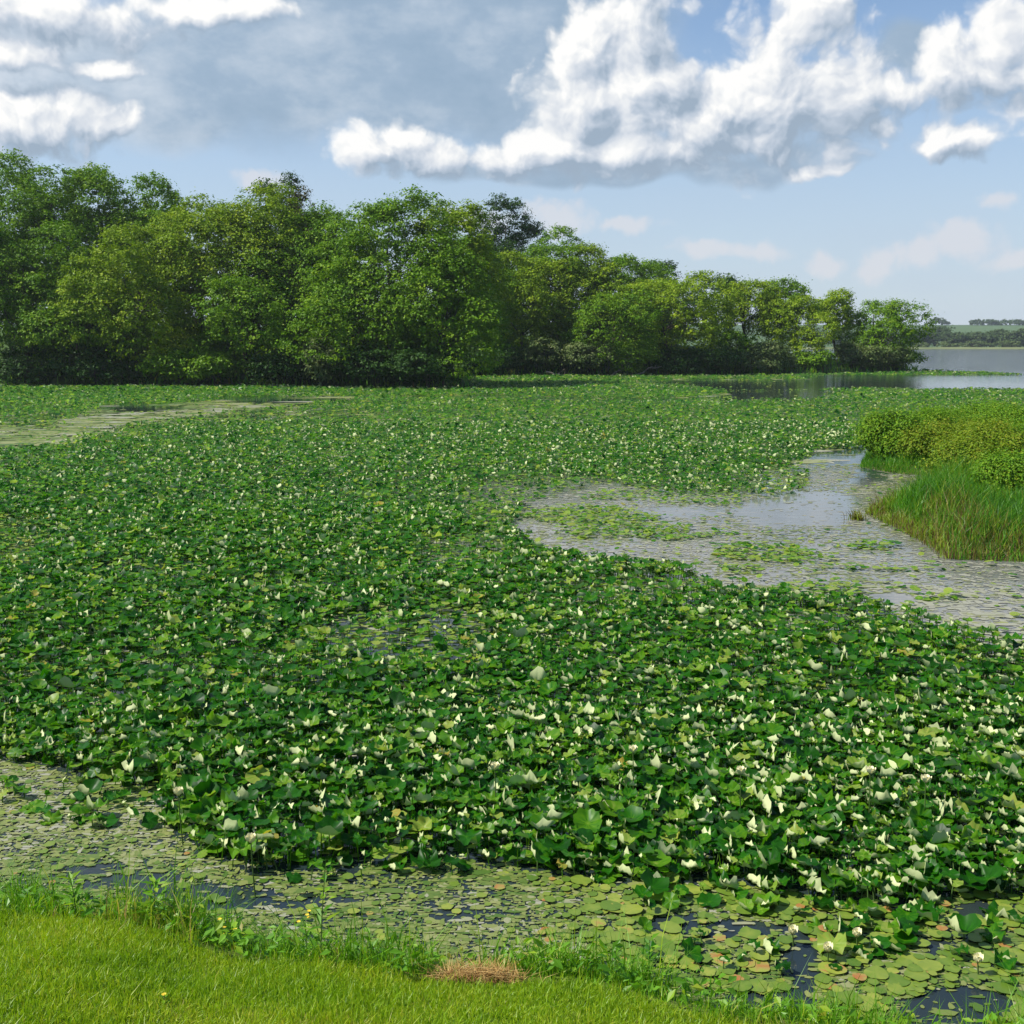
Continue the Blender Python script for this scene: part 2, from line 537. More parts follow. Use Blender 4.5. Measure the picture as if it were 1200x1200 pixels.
def bank_z(x, y):
    tt = (shore_y(x) - y) * 0.97
    z = np.where(tt < 0.5, 0.62 * tt - 0.02, 0.29 + 0.345 * (tt - 0.5))
    z = np.where(tt < -1.5, -0.95, z)
    z = np.where(tt > 8.2, 0.29 + 0.345 * 7.7, z)
    return z + 0.02 * (fbm(x * 1.5, y * 1.5, 3) - 0.5)


def grid_mesh(name, xs, ys, zf, smooth=True):
    X, Y = np.meshgrid(xs, ys)
    Z = zf(X, Y)
    v = np.stack([X.ravel(), Y.ravel(), Z.ravel()], 1)
    nx, ny = len(xs), len(ys)
    i = np.arange(nx - 1)[None, :] + nx * np.arange(ny - 1)[:, None]
    i = i.ravel()
    f = np.stack([i, i + 1, i + nx + 1, i + nx], 1)
    return mesh(name, v, [f], smooth=smooth)


def blades(x, y, z, h, w, lean, tint, rng, bend=0.5):
    """tapered bent grass blades; returns verts, quads, tris, tint"""
    n = len(x)
    th = rng.uniform(0, 2 * np.pi, n)
    ph = rng.uniform(0, 2 * np.pi, n)
    dx, dy = np.cos(th) * w / 2, np.sin(th) * w / 2
    lx, ly = np.cos(ph) * lean * h, np.sin(ph) * lean * h
    hh = h * np.sqrt(np.clip(1 - lean ** 2, 0.1, 1))
    b = np.stack([x, y, z], 1)
    s = np.stack([dx, dy, np.zeros(n)], 1)
    l1 = np.stack([lx * 0.35 * bend * 2 * 0.6, ly * 0.35 * bend * 2 * 0.6, hh * 0.55], 1)
    l2 = np.stack([lx, ly, hh], 1)
    V = np.empty((n, 5, 3))
    V[:, 0] = b - s; V[:, 1] = b + s; V[:, 2] = b + s * 0.75 + l1; V[:, 3] = b - s * 0.75 + l1; V[:, 4] = b + l2
    k = np.arange(n)[:, None] * 5
    return V.reshape(-1, 3), k + np.array([[0, 1, 2, 3]]), k + np.array([[3, 2, 4]]), np.repeat(tint, 5)


def build_bank():
    rng = np.random.default_rng(11)
    me = grid_mesh('lawn', np.arange(-26, 26.01, 0.2), np.arange(-14, 12.01, 0.2), bank_z)
    tag(obj('lawn', me, M['soil_grass']), kind='structure')
    # mown grass
    n = 420000
    x = rng.uniform(-5.0, 4.0, n); y = rng.uniform(4.1, 8.6, n)
    tt = shore_y(x) - y
    px, py = project(x, y, bank_z(x, y))
    edge = 0.72 + 0.12 * (fbm(x * 2, y * 2, 5) - 0.5) * 2 + 0.02 * x
    ok = (tt > edge) & (py < 1260) & (px > -60) & (px < 1260)
    x, y = x[ok], y[ok]
    z = bank_z(x, y)
    n = len(x)
    h = rng.lognormal(math.log(0.045), 0.4, n) * (0.5 + 1.0 * fbm(x * 3, y * 3, 8))
    tint = np.clip(rng.normal(0.42, 0.2, n) + 0.9 * (fbm(x * 1.3, y * 1.3, 21) - 0.5), 0, 0.97)
    v, q, tr, ti = blades(x, y, z - 0.005, h, rng.uniform(0.004, 0.009, n), rng.uniform(0.1, 0.8, n), tint, rng)
    tag(obj('mown_grass', mesh('mown_grass', v, [q, tr], {'tint': ti}), M['grass']),
        'short bright green mown grass on the bank in front', 'grass', kind='stuff')
    # long grass at the water's edge
    n = 85000
    x = rng.uniform(-5.8, 5.5, n); y = rng.uniform(5.2, 9.6, n)
    tt = shore_y(x) - y
    edge = 0.80 + 0.14 * (fbm(x * 2, y * 2, 5) - 0.5) * 2 + 0.02 * x
    clump = fbm(x * 2.6, y * 2.6, 31)
    ok = (tt < edge) & (tt > -0.12) & (rng.uniform(0, 1, n) < 0.3 + 1.6 * np.clip(clump - 0.3, 0, 1))
    px, py = project(x, y, bank_z(x, y))
    ok &= (px > -80) & (px < 1290) & (py < 1300)
    hx, hy = at_ground_bank(560, 1150)
    ok &= ((x - hx) / 0.40) ** 2 + ((y - hy + 0.12) / 0.24) ** 2 > 1
    x, y, tt, clump, edge = x[ok], y[ok], tt[ok], clump[ok], edge[ok]
    n = len(x)
    h = (0.09 + 0.65 * np.clip(clump - 0.35, 0, 1)) * (1.15 - 0.07 * x) * rng.lognormal(-0.1, 0.4, n) * np.clip(1.05 - 0.6 * tt / edge, 0.35, 1)
    dry = np.clip((tt / edge - 0.45) * 2.2, 0, 1) * np.clip(fbm(x * 1.2 + 9, y * 1.2, 41) * 2 - 0.5, 0, 1)
    tint = np.clip(rng.normal(0.4, 0.2, n) + dry * 0.65 * rng.uniform(0.3, 1.2, n), 0, 1)
    v, q, tr, ti = blades(x, y, bank_z(x, y) - 0.01, h, rng.uniform(0.005, 0.013, n), rng.uniform(0.15, 0.9, n), tint, rng)
    tag(obj('long_grass', mesh('long_grass', v, [q, tr], {'tint': ti}), M['tallgrass']),
        'unmown long grass along the edge of the water', 'grass', kind='stuff')
    # broad leaved weeds mixed into the fringe
    n = 16000
    x = rng.uniform(-5.6, 5.2, n); y = rng.uniform(5.0, 9.2, n)
    tt = shore_y(x) - y
    cl = fbm(x * 3.1 + 7, y * 3.1, 301)
    ok = (tt < 0.78) & (tt > -0.05) & (rng.uniform(0, 1, n) < np.clip((cl - 0.42) * 5, 0.04, 1))
    ok &= ((x - hx) / 0.40) ** 2 + ((y - hy + 0.12) / 0.24) ** 2 > 1
    x, y, cl = x[ok], y[ok], cl[ok]; n = len(x)
    zc = bank_z(x, y) + rng.uniform(0.02, 0.30, n) * np.clip(cl * 2 - 0.5, 0.2, 1)
    nd = rng.normal(0, 0.6, (n, 3)) + np.array([0, -0.2, 0.9]); nd /= np.linalg.norm(nd, axis=1)[:, None]
    a = np.cross(nd, rng.normal(0, 1, (n, 3))); a /= np.linalg.norm(a, axis=1)[:, None]
    b = np.cross(nd, a)
    L = rng.uniform(0.02, 0.055, n)[:, None]; c = np.stack([x, y, zc], 1)
    V = np.stack([c - a * L, c - b * L * 0.5 + nd * L * 0.15, c + a * L, c + b * L * 0.5 + nd * L * 0.15], 1)
    tw = np.clip(rng.normal(0.42, 0.2, n) + 0.9 * (fbm(x * 1.5, y * 1.5, 77) - 0.5), 0, 0.95)
    tag(obj('weeds', mesh('weeds', V.reshape(-1, 3), [np.arange(n * 4).reshape(-1, 4)], {'tint': np.repeat(tw, 4)}), M['tallgrass']),
        'low broad leaved weeds tangled in the long grass by the water', 'weeds', kind='stuff')
    # the heap of dry cut grass
    n = 1100
    cx, cy = at_ground_bank(560, 1150)
    a = rng.normal(0, 1, n) * 0.14; b = rng.normal(0, 1, n) * 0.038
    a = np.clip(a, -0.42, 0.42) + 0.12 * (rng.uniform(0, 1, n) < 0.12) * rng.normal(0, 1, n); b = b + 0.04 * (rng.uniform(0, 1, n) < 0.2) * rng.normal(0, 1, n)
    x = a; y = b - 0.12 * a
    zz = bank_z(cx + x, cy + y) - bank_z(np.array([cx]), np.array([cy]))[0]
    top = 0.065 * np.exp(-(a / 0.3) ** 4 - (b / 0.1) ** 2)
    z = zz + rng.uniform(0, 1, n) * top
    v, q, tr, ti = blades(x, y, z, rng.uniform(0.06, 0.2, n), rng.uniform(0.004, 0.008, n), rng.uniform(0.85, 0.995, n),
                          rng.uniform(0, 1, n), rng)
    o = obj('straw_heap', mesh('straw_heap', v, [q, tr], {'tint': ti}), M['straw'], None,
            (cx, cy, float(bank_z(np.array([cx]), np.array([cy]))[0])))
    tag(o, 'low heap of dry brown cut grass at the edge of the mown lawn', 'straw heap')
    build_weeds(rng)


def at_ground_bank(px, py):
    z = 0.3
    for _ in range(12):
        x, y = ground(px, py, z)
        z = float(bank_z(np.array([x]), np.array([y]))[0])
    return x, y


def weed_mesh(rng, H, nleaf, leaflen, leafw, upto=1.0):
    v = []; f = []; ti = []; n = 0
    lean = rng.normal(0, 0.06, 2) * H
    for i in range(nleaf):
        s = (0.1 + 0.9 * (i + rng.uniform(0, 0.8)) / nleaf) * upto
        base = np.array([lean[0] * s, lean[1] * s, H * s])
        th = i * 2.4 + rng.uniform(-0.5, 0.5)
        L = leaflen * (1.25 - 0.7 * s) * rng.uniform(0.7, 1.2)
        d = np.array([math.cos(th), math.sin(th), 0.0]); e = np.array([-d[1], d[0], 0])
        up = rng.uniform(0.2, 0.9)
        p = [base, base + d * L * 0.45 + e * leafw / 2 + [0, 0, L * 0.45 * up], base + d * L + [0, 0, L * (up * 0.6)],
             base + d * L * 0.45 - e * leafw / 2 + [0, 0, L * 0.45 * up]]
        v += p; f.append((n, n + 1, n + 2, n + 3)); n += 4
        ti += [float(np.clip(rng.normal(0.45, 0.2), 0, 0.8))] * 4
    return np.array(v), np.array(f), np.array(ti), lean


WEEDS = [  # base pixel, height m, leaves, leaf length, flower?, label
    (375, 1128, 0.72, 26, 0.13, 0, 'tall thin leafy weed with a bare top, highest stem left on the bank'),
    (225, 1080, 0.34, 12, 0.22, 0, 'small upright tuft of blade leaves beside the blue gap in the pads'),
    (600, 1130, 0.55, 30, 0.15, 0, 'feathery yellow green weed standing behind the dry grass heap'),
    (635, 1128, 0.50, 26, 0.13, 0, 'dark leafy weed just right of the feathery one behind the dry heap'),
    (510, 1128, 0.44, 24, 0.14, 0, 'bushy green weed left of the dry grass heap at the water'),
    (760, 1160, 0.46, 22, 0.14, 0, 'loose weed with spreading leaves where the bank dips right of the dry heap'),
    (90, 1075, 0.30, 26, 0.16, 0, 'broad bushy weed among the long grass at far left'),
    (180, 1085, 0.36, 28, 0.17, 0, 'wide leafy weed with pale leaves beside the leftmost blue water gap'),
    (300, 1105, 0.36, 26, 0.16, 0, 'round leafy weed left of the tall thin weed'),
    (272, 1112, 0.2, 14, 0.11, 1, 'low weed with a yellow flower head, left of the tall thin stem'),
    (360, 1122, 0.26, 14, 0.11, 1, 'low weed with yellow flower heads at the foot of the tall thin stem'),
    (432, 1118, 0.28, 14, 0.11, 1, 'low yellow flowered weed right of the tall thin stem'),
    (192, 1178, 0.06, 5, 0.05, 1, 'tiny yellow flower low in the mown lawn'),
    (860, 1172, 0.40, 24, 0.14, 0, 'leafy weed near the right end of the bank'),
    (450, 1108, 0.5, 22, 0.11, 0, 'slender weed standing in front of the lotus left of centre'),
]


def build_weeds(rng):
    for (px, py, H, nl, ll, fl, lab) in WEEDS:
        x, y = at_ground_bank(px, py)
        z = float(bank_z(np.array([x]), np.array([y]))[0])
        root = thing('flowering_weed' if fl else 'weed', lab, 'weed', (x, y, z), 'weeds along the grassy bank')
        v, f, ti, lean = weed_mesh(rng, H, nl, ll, 0.035)
        T = Tubes(); T.add([(0, 0, -0.02), (lean[0] * 0.4, lean[1] * 0.4, H * 0.5), (lean[0], lean[1], H)], [0.005, 0.004, 0.002], 5)
        obj('stem', T.build('stem'), M['stalk'], root)
        obj('foliage', mesh('foliage', v, [f], {'tint': ti}), M['tallgrass'], root)
        if fl:
            for k in range(1 if H < 0.1 else 4):
                vs = []; fs = []; n = 0
                c = np.array([lean[0], lean[1], H]) + rng.normal(0, 0.04, 3) * (0 if H < 0.1 else 1)
                m_ = 7
                for j in range(m_):
                    a0 = 2 * np.pi * j / m_
                    d = np.array([math.cos(a0), math.sin(a0), 0.35]) * 0.016
                    e = np.array([-math.sin(a0), math.cos(a0), 0]) * 0.006
                    vs += [c, c + d * 0.6 + e, c + d, c + d * 0.6 - e]; fs.append((n, n + 1, n + 2, n + 3)); n += 4
                obj('flower', mesh('flower', np.array(vs), [np.array(fs)]), M['yellow'], root)


# ------------------------------------------------------------------ lotus bed
CHANNEL = [(590, 622), (640, 655), (760, 668), (850, 690), (930, 700), (1000, 708), (1080, 735), (1130, 752), (1210, 768), (1300, 790),
           (1300, 655), (1120, 655), (1130, 600), (1130, 560), (1050, 522), (960, 528), (925, 545), (960, 572), (900, 582), (800, 578),
           (700, 566), (620, 588)]
LEFTSTRIP = [(-200, 495), (60, 500), (110, 480), (250, 469), (430, 464), (430, 469), (250, 484), (150, 500), (60, 525), (-200, 535)]
NEAR = [(-300, 880), (40, 897), (100, 915), (165, 925), (180, 960), (225, 1005), (300, 1022), (420, 1015), (560, 1018), (640, 1030), (720, 1042),
        (860, 1040), (960, 1050), (1040, 1055), (1120, 1045), (1300, 1050), (1500, 1400), (-300, 1400)]
POOL = [(735, 448), (800, 445), (930, 445), (960, 440), (1300, 440), (1300, 458), (1000, 457), (960, 458), (990, 462), (985, 469), (900, 470.5),
        (700, 471), (640, 469.5), (700, 468), (830, 466), (845, 461), (815, 454)]
LAKE = [(1060, 300), (1400, 300), (1400, 435.5), (1200, 439.5), (1080, 434.8), (1060, 436)]
STRIPS = [  # low leaves out in the channel
    (770, 580, 90, 9), (690, 605, 80, 10), (720, 622, 80, 8), (800, 628, 70, 4), (890, 648, 55, 10), (950, 690, 60, 9), (880, 668, 40, 5),
    (1000, 640, 40, 3), (860, 588, 80, 4), (1100, 700, 40, 4), (930, 655, 40, 4), (1020, 665, 70, 3)]
ISLET = [(1010, 548), (1060, 556), (1112, 558), (1092, 566), (1055, 588), (1018, 602), (1050, 618), (1092, 640), (1108, 655), (1200, 658),
         (1420, 652), (1420, 480), (1180, 484), (1090, 492), (1030, 515)]
OPEN = [  # open water in front of the bank, hardly a pad on it
    (1130, 1200, 70, 36), (240, 1050, 90, 16), (160, 1030, 60, 9), (120, 1014, 40, 6), (950, 1140, 22, 48), (900, 1180, 60, 16), (790, 1085, 30, 12), (880, 1092, 60, 10), (1130, 1062, 30, 10),
    (700, 1140, 40, 10), (540, 1080, 40, 8), (420, 1022, 16, 10), (1050, 1052, 20, 8), (370, 1058, 60, 6), (1090, 1110, 14, 14)]


def ell(px, py, lst):
    m = np.full(np.shape(px), 9.0)
    for (cx, cy, rx, ry) in lst:
        m = np.minimum(m, ((px - cx) / rx) ** 2 + ((py - cy) / ry) ** 2)
    return m


def headland_dist(x, y):
    return poly_dist(x, y, HEAD)


HEAD = [(-330, 118), (-140, 116), (-51.8, 111), (-25, 109.5), (-12, 106), (-4.6, 103.5), (-4.2, 110), (-4.6, 125), (-4.9, 141), (2, 144.5), (11, 145), (29, 145.5),
        (40, 150), (48.6, 156), (56, 160), (60.5, 163.5), (62.5, 170), (58, 180), (40, 205), (0, 240), (-120, 300), (-330, 330)]


def poly_dist(x, y, poly):
    """signed distance, positive inside"""
    d = np.full(np.shape(x), 1e9)
    for i in range(len(poly)):
        x0, y0 = poly[i]; x1, y1 = poly[(i + 1) % len(poly)]
        ex, ey = x1 - x0, y1 - y0
        tt = np.clip(((x - x0) * ex + (y - y0) * ey) / (ex * ex + ey * ey), 0, 1)
        d = np.minimum(d, np.hypot(x - x0 - tt * ex, y - y0 - tt * ey))
    return np.where(inpoly(x, y, poly), d, -d)


ISLET_W = [ground(px, py) for px, py in ISLET]


def cover(x, y):
    """what grows at a water point: raised lotus 0..1, low floating leaves 0..1, film 0..1"""
    d = y
    wx = x + (fbm(x * 0.6, y * 0.6, 51) - 0.5) * 0.05 * d * 0.9 + (fbm(x * 2.2, y * 2.2, 52) - 0.5) * 0.03 * d
    wy = y + (fbm(x * 0.6 + 50, y * 0.6, 53) - 0.5) * 0.05 * d + (fbm(x * 2.2, y * 2.2 + 9, 54) - 0.5) * 0.02 * d
    px, py = project(wx, wy)
    ch = inpoly(px, py, CHANNEL); ls = inpoly(px, py, LEFTSTRIP); po = inpoly(px, py, POOL); lk = inpoly(px, py, LAKE)
    nr = inpoly(px, py, NEAR)
    st = ell(px, py, STRIPS) < 1
    lotus = np.ones(x.shape)
    lotus[ch | ls | po | lk] = 0
    lotus[nr] = 0
    # thinner places inside the bed
    thin = fbm(x * 0.22 + 3, y * 0.16, 61)
    lotus *= np.where(thin < 0.36, 0.75, 1.0)
    yel = ell(px, py, [(630, 600, 90, 42), (490, 745, 100, 34), (10, 640, 60, 30), (540, 648, 60, 20), (930, 560, 60, 14), (760, 694, 110, 12), (970, 728, 80, 12), (170, 668, 70, 9), (330, 690, 60, 8), (90, 500, 110, 16), (300, 486, 160, 9)])
    yel = yel + 1.6 * (fbm(x * 0.5, y * 0.35, 63) - 0.5)
    lotus *= np.where((yel < 1) & ~ch, 0.25, 1.0)
    rn = nr & (px > 760) & (py < 1165)
    lotus[rn] = 0.16
    lotus[nr & (px < 330) & (py > 920) & (py < 975)] = 0.22
    lotus[nr & (px > 330) & (px <= 760) & (py < 1032)] = 0.2
    low = np.zeros(x.shape)
    low[~(ch | ls | po | lk | nr)] = 0.7
    low[ch & st] = 0.85
    low[ch & ~st] = 0.045
    low[(yel < 1) & ~ch] = 0.5
    low[po & (fbm(x * 0.25, y * 0.5, 71) > 0.62) & (px < 930)] = 0.35
    low[ls] = 0.12
    film = np.zeros(x.shape)
    film[ch] = 0.58; film[ls] = 0.8; film[(yel < 1) & ~ch] = 0.95
    film[~(ch | ls | po | lk | nr)] = 0.22
    film[nr] = 1.0
    film = film * (0.45 + 1.1 * fbm(x * 0.9, y * 0.55, 77))
    film[ell(px, py, [(1060, 572, 60, 16), (960, 560, 50, 10)]) < 1] = 0.95
    op = ell(px, py, OPEN) < 1
    film[op] *= 0.12; lotus[op & nr] = 0
    bare = ell(px, py, [(930, 600, 70, 18), (1010, 560, 20, 10), (800, 600, 60, 8), (1030, 700, 34, 7), (960, 585, 60, 10), (1000, 535, 40, 8), (330, 469, 75, 3.5), (160, 478, 55, 4), (560, 466, 120, 2.0), (700, 469.5, 90, 1.8)])
    film[bare < 1] *= 0.1; low[bare < 1] = 0; lotus[(bare < 1) & (py < 500)] = 0
    isl = inpoly(px, py, ISLET)
    lotus[isl] = 0; low[isl] = 0; film[isl] = 0
    land = poly_dist(x, y, HEAD) > -0.3
    lotus[land] = 0; low[land] = 0; film[land] = 0
    inb = y < shore_y(x) + 0.15
    lotus[inb] = 0; low[inb] = 0; film[y < shore_y(x)] = 0
    return lotus, low, film, px, py, nr, op


def leaf_shapes(n, rng, rad, segs, rings, cup, wave, fold_p, tilt, th_bias=0.0):
    """n lotus leaves as vertices n x k x 3 around their stalk top"""
    th = np.linspace(0, 2 * np.pi, segs, endpoint=False)
    rr = np.linspace(0, 1, rings + 1)[1:]
    ct, s_ = np.cos(th), np.sin(th)
    k = rng.integers(3, 7, n)[:, None]; ph = rng.uniform(0, 6.28, n)[:, None]
    k2 = rng.integers(6, 10, n)[:, None]; ph2 = rng.uniform(0, 6.28, n)[:, None]
    V = np.zeros((n, 1 + segs * rings, 3))
    outline = 1 + 0.08 * np.sin(2 * th[None] + ph) + 0.05 * np.sin(k2 * th[None] + ph2)
    w1 = np.sin(k * th[None] + ph) ; w2 = np.sin(k2 * th[None] + ph2)
    for i, r in enumerate(rr):
        sl = slice(1 + i * segs, 1 + (i + 1) * segs)
        V[:, sl, 0] = rad[:, None] * r * outline * ct
        V[:, sl, 1] = rad[:, None] * r * outline * s_
        V[:, sl, 2] = rad[:, None] * (cup[:, None] * (r ** 1.6) + wave[:, None] * (0.7 * w1 + 0.6 * w2) * r ** 2.2)
    # edges folded up by the wind
    for rep in range(2):
        fold = rng.uniform(0, 1, n) < fold_p * (1 if rep == 0 else 0.5)
        psi = rng.normal(-2.6, 0.8, n)
        u0 = rng.uniform(0.34, 0.86, n) * rad
        ang_ = rng.uniform(0.8, 2.4, n) * fold
        c, s2 = np.cos(psi)[:, None], np.sin(psi)[:, None]
        u = V[:, :, 0] * c + V[:, :, 1] * s2
        ex = np.clip(u - u0[:, None], 0, None)
        a = ang_[:, None] * np.clip(ex / (0.22 * rad[:, None]), 0, 1)
        du = ex * np.cos(a) - ex
        V[:, :, 0] += du * c; V[:, :, 1] += du * s2; V[:, :, 2] += ex * np.sin(a)
    az_ = rng.uniform(0, 6.28, n)
    ax = np.stack([np.cos(az_), np.sin(az_), np.zeros(n)], 1)
    ca_, sa_ = np.cos(tilt)[:, None, None], np.sin(tilt)[:, None, None]
    A = ax[:, None, :]
    V = V * ca_ + np.cross(np.broadcast_to(A, V.shape), V) * sa_ + A * (np.sum(V * A, 2, keepdims=True)) * (1 - ca_)
    return V


def leaf_faces(n, segs, rings):
    k = 1 + segs * rings
    j = np.arange(segs); j2 = (j + 1) % segs
    tri = np.stack([np.zeros(segs, int), 1 + j, 1 + j2], 1)
    base = (np.arange(n) * k)[:, None, None]
    T = (tri[None] + base).reshape(-1, 3)
    Q = []
    for r in range(rings - 1):
        a = 1 + r * segs
        Q.append(np.stack([a + j, a + segs + j, a + segs + j2, a + j2], 1))
    if Q:
        Q = (np.concatenate(Q)[None] + base).reshape(-1, 4)
        return [T, Q]
    return [T]


def jgrid(y0, y1, cell, rng, wide=0.5, pad=2.5):
    out = []
    ys = np.arange(y0, y1, cell)
    for y in ys:
        h = wide * y + pad
        xs = np.arange(-h, h, cell)
        out.append(np.stack([xs + rng.uniform(-0.5, 0.5, len(xs)) * cell, np.full(len(xs), y) + rng.uniform(-0.5, 0.5, len(xs)) * cell], 1))
    return np.concatenate(out)


def veined(tint, segs, rings, rng):
    """tint per leaf vertex: paler veins running from the stalk, a paler middle"""
    n = len(tint)
    T = np.repeat(tint[:, None], 1 + segs * rings, 1)
    T[:, 0] += 0.22
    vein = 0.09 * ((np.arange(segs) % 2) * 2 - 1)
    for r in range(rings):
        T[:, 1 + r * segs:1 + (r + 1) * segs] += vein * (1 - 0.3 * r) + rng.normal(0, 0.05, (n, segs))
    return np.where(T > 0.97, tint[:, None], np.clip(T, 0, 0.95)).ravel()


def build_lotus():
    rng = np.random.default_rng(23)
    zones = [(6.4, 13, 0.087, 20, 3), (13, 30, 0.105, 14, 2), (30, 60, 0.15, 10, 2), (60, 110, 0.25, 8, 1), (110, 168, 0.40, 7, 1)]
    near_list = None
    Vs = []; Ts = []; Qs = []; Ti = []; nv = 0
    for zi, (y0, y1, cell, segs, rings) in enumerate(zones):
        p = jgrid(y0, y1, cell, rng)
        x, y = p[:, 0], p[:, 1]
        lotus, low, film, px, py, nr, op = cover(x, y)
        u = rng.uniform(0, 1, len(x))
        up = u < lotus
        fl = (~up) & (rng.uniform(0, 1, len(x)) < low)
        keep = up | fl
        x, y, up, nr = x[keep], y[keep], up[keep], nr[keep]
        n = len(x)
        hf = fbm(x * 0.35, y * 0.3, 91)
        rad = np.clip(rng.lognormal(math.log(0.069), 0.36, n), 0.035, 0.135) * np.where(up, 1.0, 0.75) * np.interp(y, [10, 30, 60, 110, 165], [1.0, 1.05, 1.25, 1.7, 2.4])
        h = np.where(up, (0.05 + 0.24 * hf) * rng.uniform(0.15, 1.3, n), np.where(nr, rng.uniform(0.012, 0.03, n), rng.uniform(0.012, 0.12, n)))
        h = np.where(nr & up, h * 0.5, h)
        tilt = np.where(up, np.abs(rng.normal(0.12, np.where(y > 28, 0.36, 0.28), n)), np.where(nr, np.abs(rng.normal(0, 0.03, n)), np.abs(rng.normal(0, 0.25, n))))
        tilt = np.minimum(tilt, np.maximum(0.02, h / rad * 0.85))
        cup = np.where(up, rng.normal(0.18, 0.2, n), 0.03)
        wave = np.where(up, rng.uniform(0.08, 0.42, n), 0.015)
        tint = np.clip(rng.normal(0.42, 0.24, n) + (~up) * 0.35, 0, 0.93)
        tint = np.where(rng.uniform(0, 1, n) < 0.004, 1.0, tint)
        if zi == 0:
            ppx, ppy = project(x, y, h)
            vis = (ppx > 6) & (ppx < 1194) & (ppy < 1150) & up
            order = np.where(vis)[0][np.argsort((y[vis]) - rad[vis] * 12)][:300]
            solo = np.zeros(n, bool); solo[order] = True
            make_single_leaves(x[solo], y[solo], h[solo], rad[solo], tilt[solo], cup[solo], wave[solo], tint[solo], rng)
            x, y, up, h, rad, tilt, cup, wave, tint = [a[~solo] for a in (x, y, up, h, rad, tilt, cup, wave, tint)]
            n = len(x)
        V = leaf_shapes(n, rng, rad, segs, rings, cup, wave, np.where(up, 0.68, 0.0), tilt)
        V += np.stack([x, y, h], 1)[:, None, :]
        F = leaf_faces(n, segs, rings)
        Ts.append(F[0] + nv)
        if len(F) > 1: Qs.append(F[1] + nv)
        Vs.append(V.reshape(-1, 3)); Ti.append(veined(tint, segs, rings, rng)); nv += V.shape[0] * V.shape[1]
        if y0 < 25:   # stalks where they can be made out
            s = up & (h > 0.06)
            m = s.sum(); a = np.stack([x[s], y[s], h[s]], 1)
            w = 0.006
            th = np.array([0, 2.1, 4.2])
            offs = np.stack([np.cos(th) * w, np.sin(th) * w, np.zeros(3)], 1)
            top = a[:, None, :] + offs; bot = top.copy(); bot[:, :, 2] = -0.1
            bot[:, :, :2] += rng.normal(0, 0.04, (m, 1, 2))
            SV = np.concatenate([bot, top], 1)
            k = (np.arange(m) * 6)[:, None, None]
            q = np.array([[0, 1, 4, 3], [1, 2, 5, 4], [2, 0, 3, 5]])
            Qs.append((q[None] + k).reshape(-1, 4) + nv)
            Vs.append(SV.reshape(-1, 3)); Ti.append(np.full(m * 6, 0.7)); nv += m * 6
        print('lotus zone', zi, n)
    me = mesh('lotus_bed', np.concatenate(Vs), [np.concatenate(Ts), np.concatenate(Qs)], {'tint': np.concatenate(Ti)}, smooth=True)
    tag(obj('lotus_bed', me, M['lotus']), 'dense bed of dark green lotus leaves covering the bay beyond the nearest rows', 'lotus bed', kind='stuff')
    build_pads(rng)
    build_flowers(rng)


def make_single_leaves(x, y, h, rad, tilt, cup, wave, tint, rng):
    n = len(x); segs, rings = 22, 4
    V = leaf_shapes(n, rng, rad, segs, rings, cup, wave, 0.68, tilt)
    F = leaf_faces(1, segs, rings)
    for i in range(n):
        root = thing('lotus_leaf', 'broad green lotus leaf on a stalk in the nearest rows before the grassy bank', 'lotus leaf',
                     (x[i], y[i], 0), 'lotus leaves standing nearest the bank')
        me = mesh('leaf_blade', V[i] + np.array([0, 0, h[i]]), F, {'tint': veined(tint[i:i + 1], segs, rings, rng)}, smooth=True)
        obj('leaf_blade', me, M['lotus'], root)
        T = Tubes(); off = rng.normal(0, 0.05, 2)
        T.add([(off[0], off[1], -0.12), (off[0] * 0.3, off[1] * 0.3, h[i] * 0.5), (0, 0, h[i] - 0.002)], [0.007, 0.006, 0.005], 5)
        obj('stalk', T.build('stalk'), M['stalk'], root)


def disc_pads(x, y, z, rad, segs, rng, lift=0.03):
    n = len(x)
    th = np.linspace(0, 2 * np.pi, segs, endpoint=False)[None] + rng.uniform(0, 6.28, n)[:, None]
    k = rng.integers(2, 6, n)[:, None]; ph = rng.uniform(0, 6.28, n)[:, None]
    r = rad[:, None] * (1 + 0.09 * np.sin(k * th + ph) + rng.normal(0, 0.03, (n, segs)))
    V = np.zeros((n, segs + 1, 3))
    V[:, 0] = np.stack([x, y, z], 1)
    V[:, 1:, 0] = x[:, None] + r * np.cos(th); V[:, 1:, 1] = y[:, None] + r * np.sin(th)
    V[:, 1:, 2] = z[:, None] + lift * rad[:, None] * (0.6 + np.sin(k * th + ph + 1) + 0.5 * rng.normal(0, 1, (n, segs)))
    return V


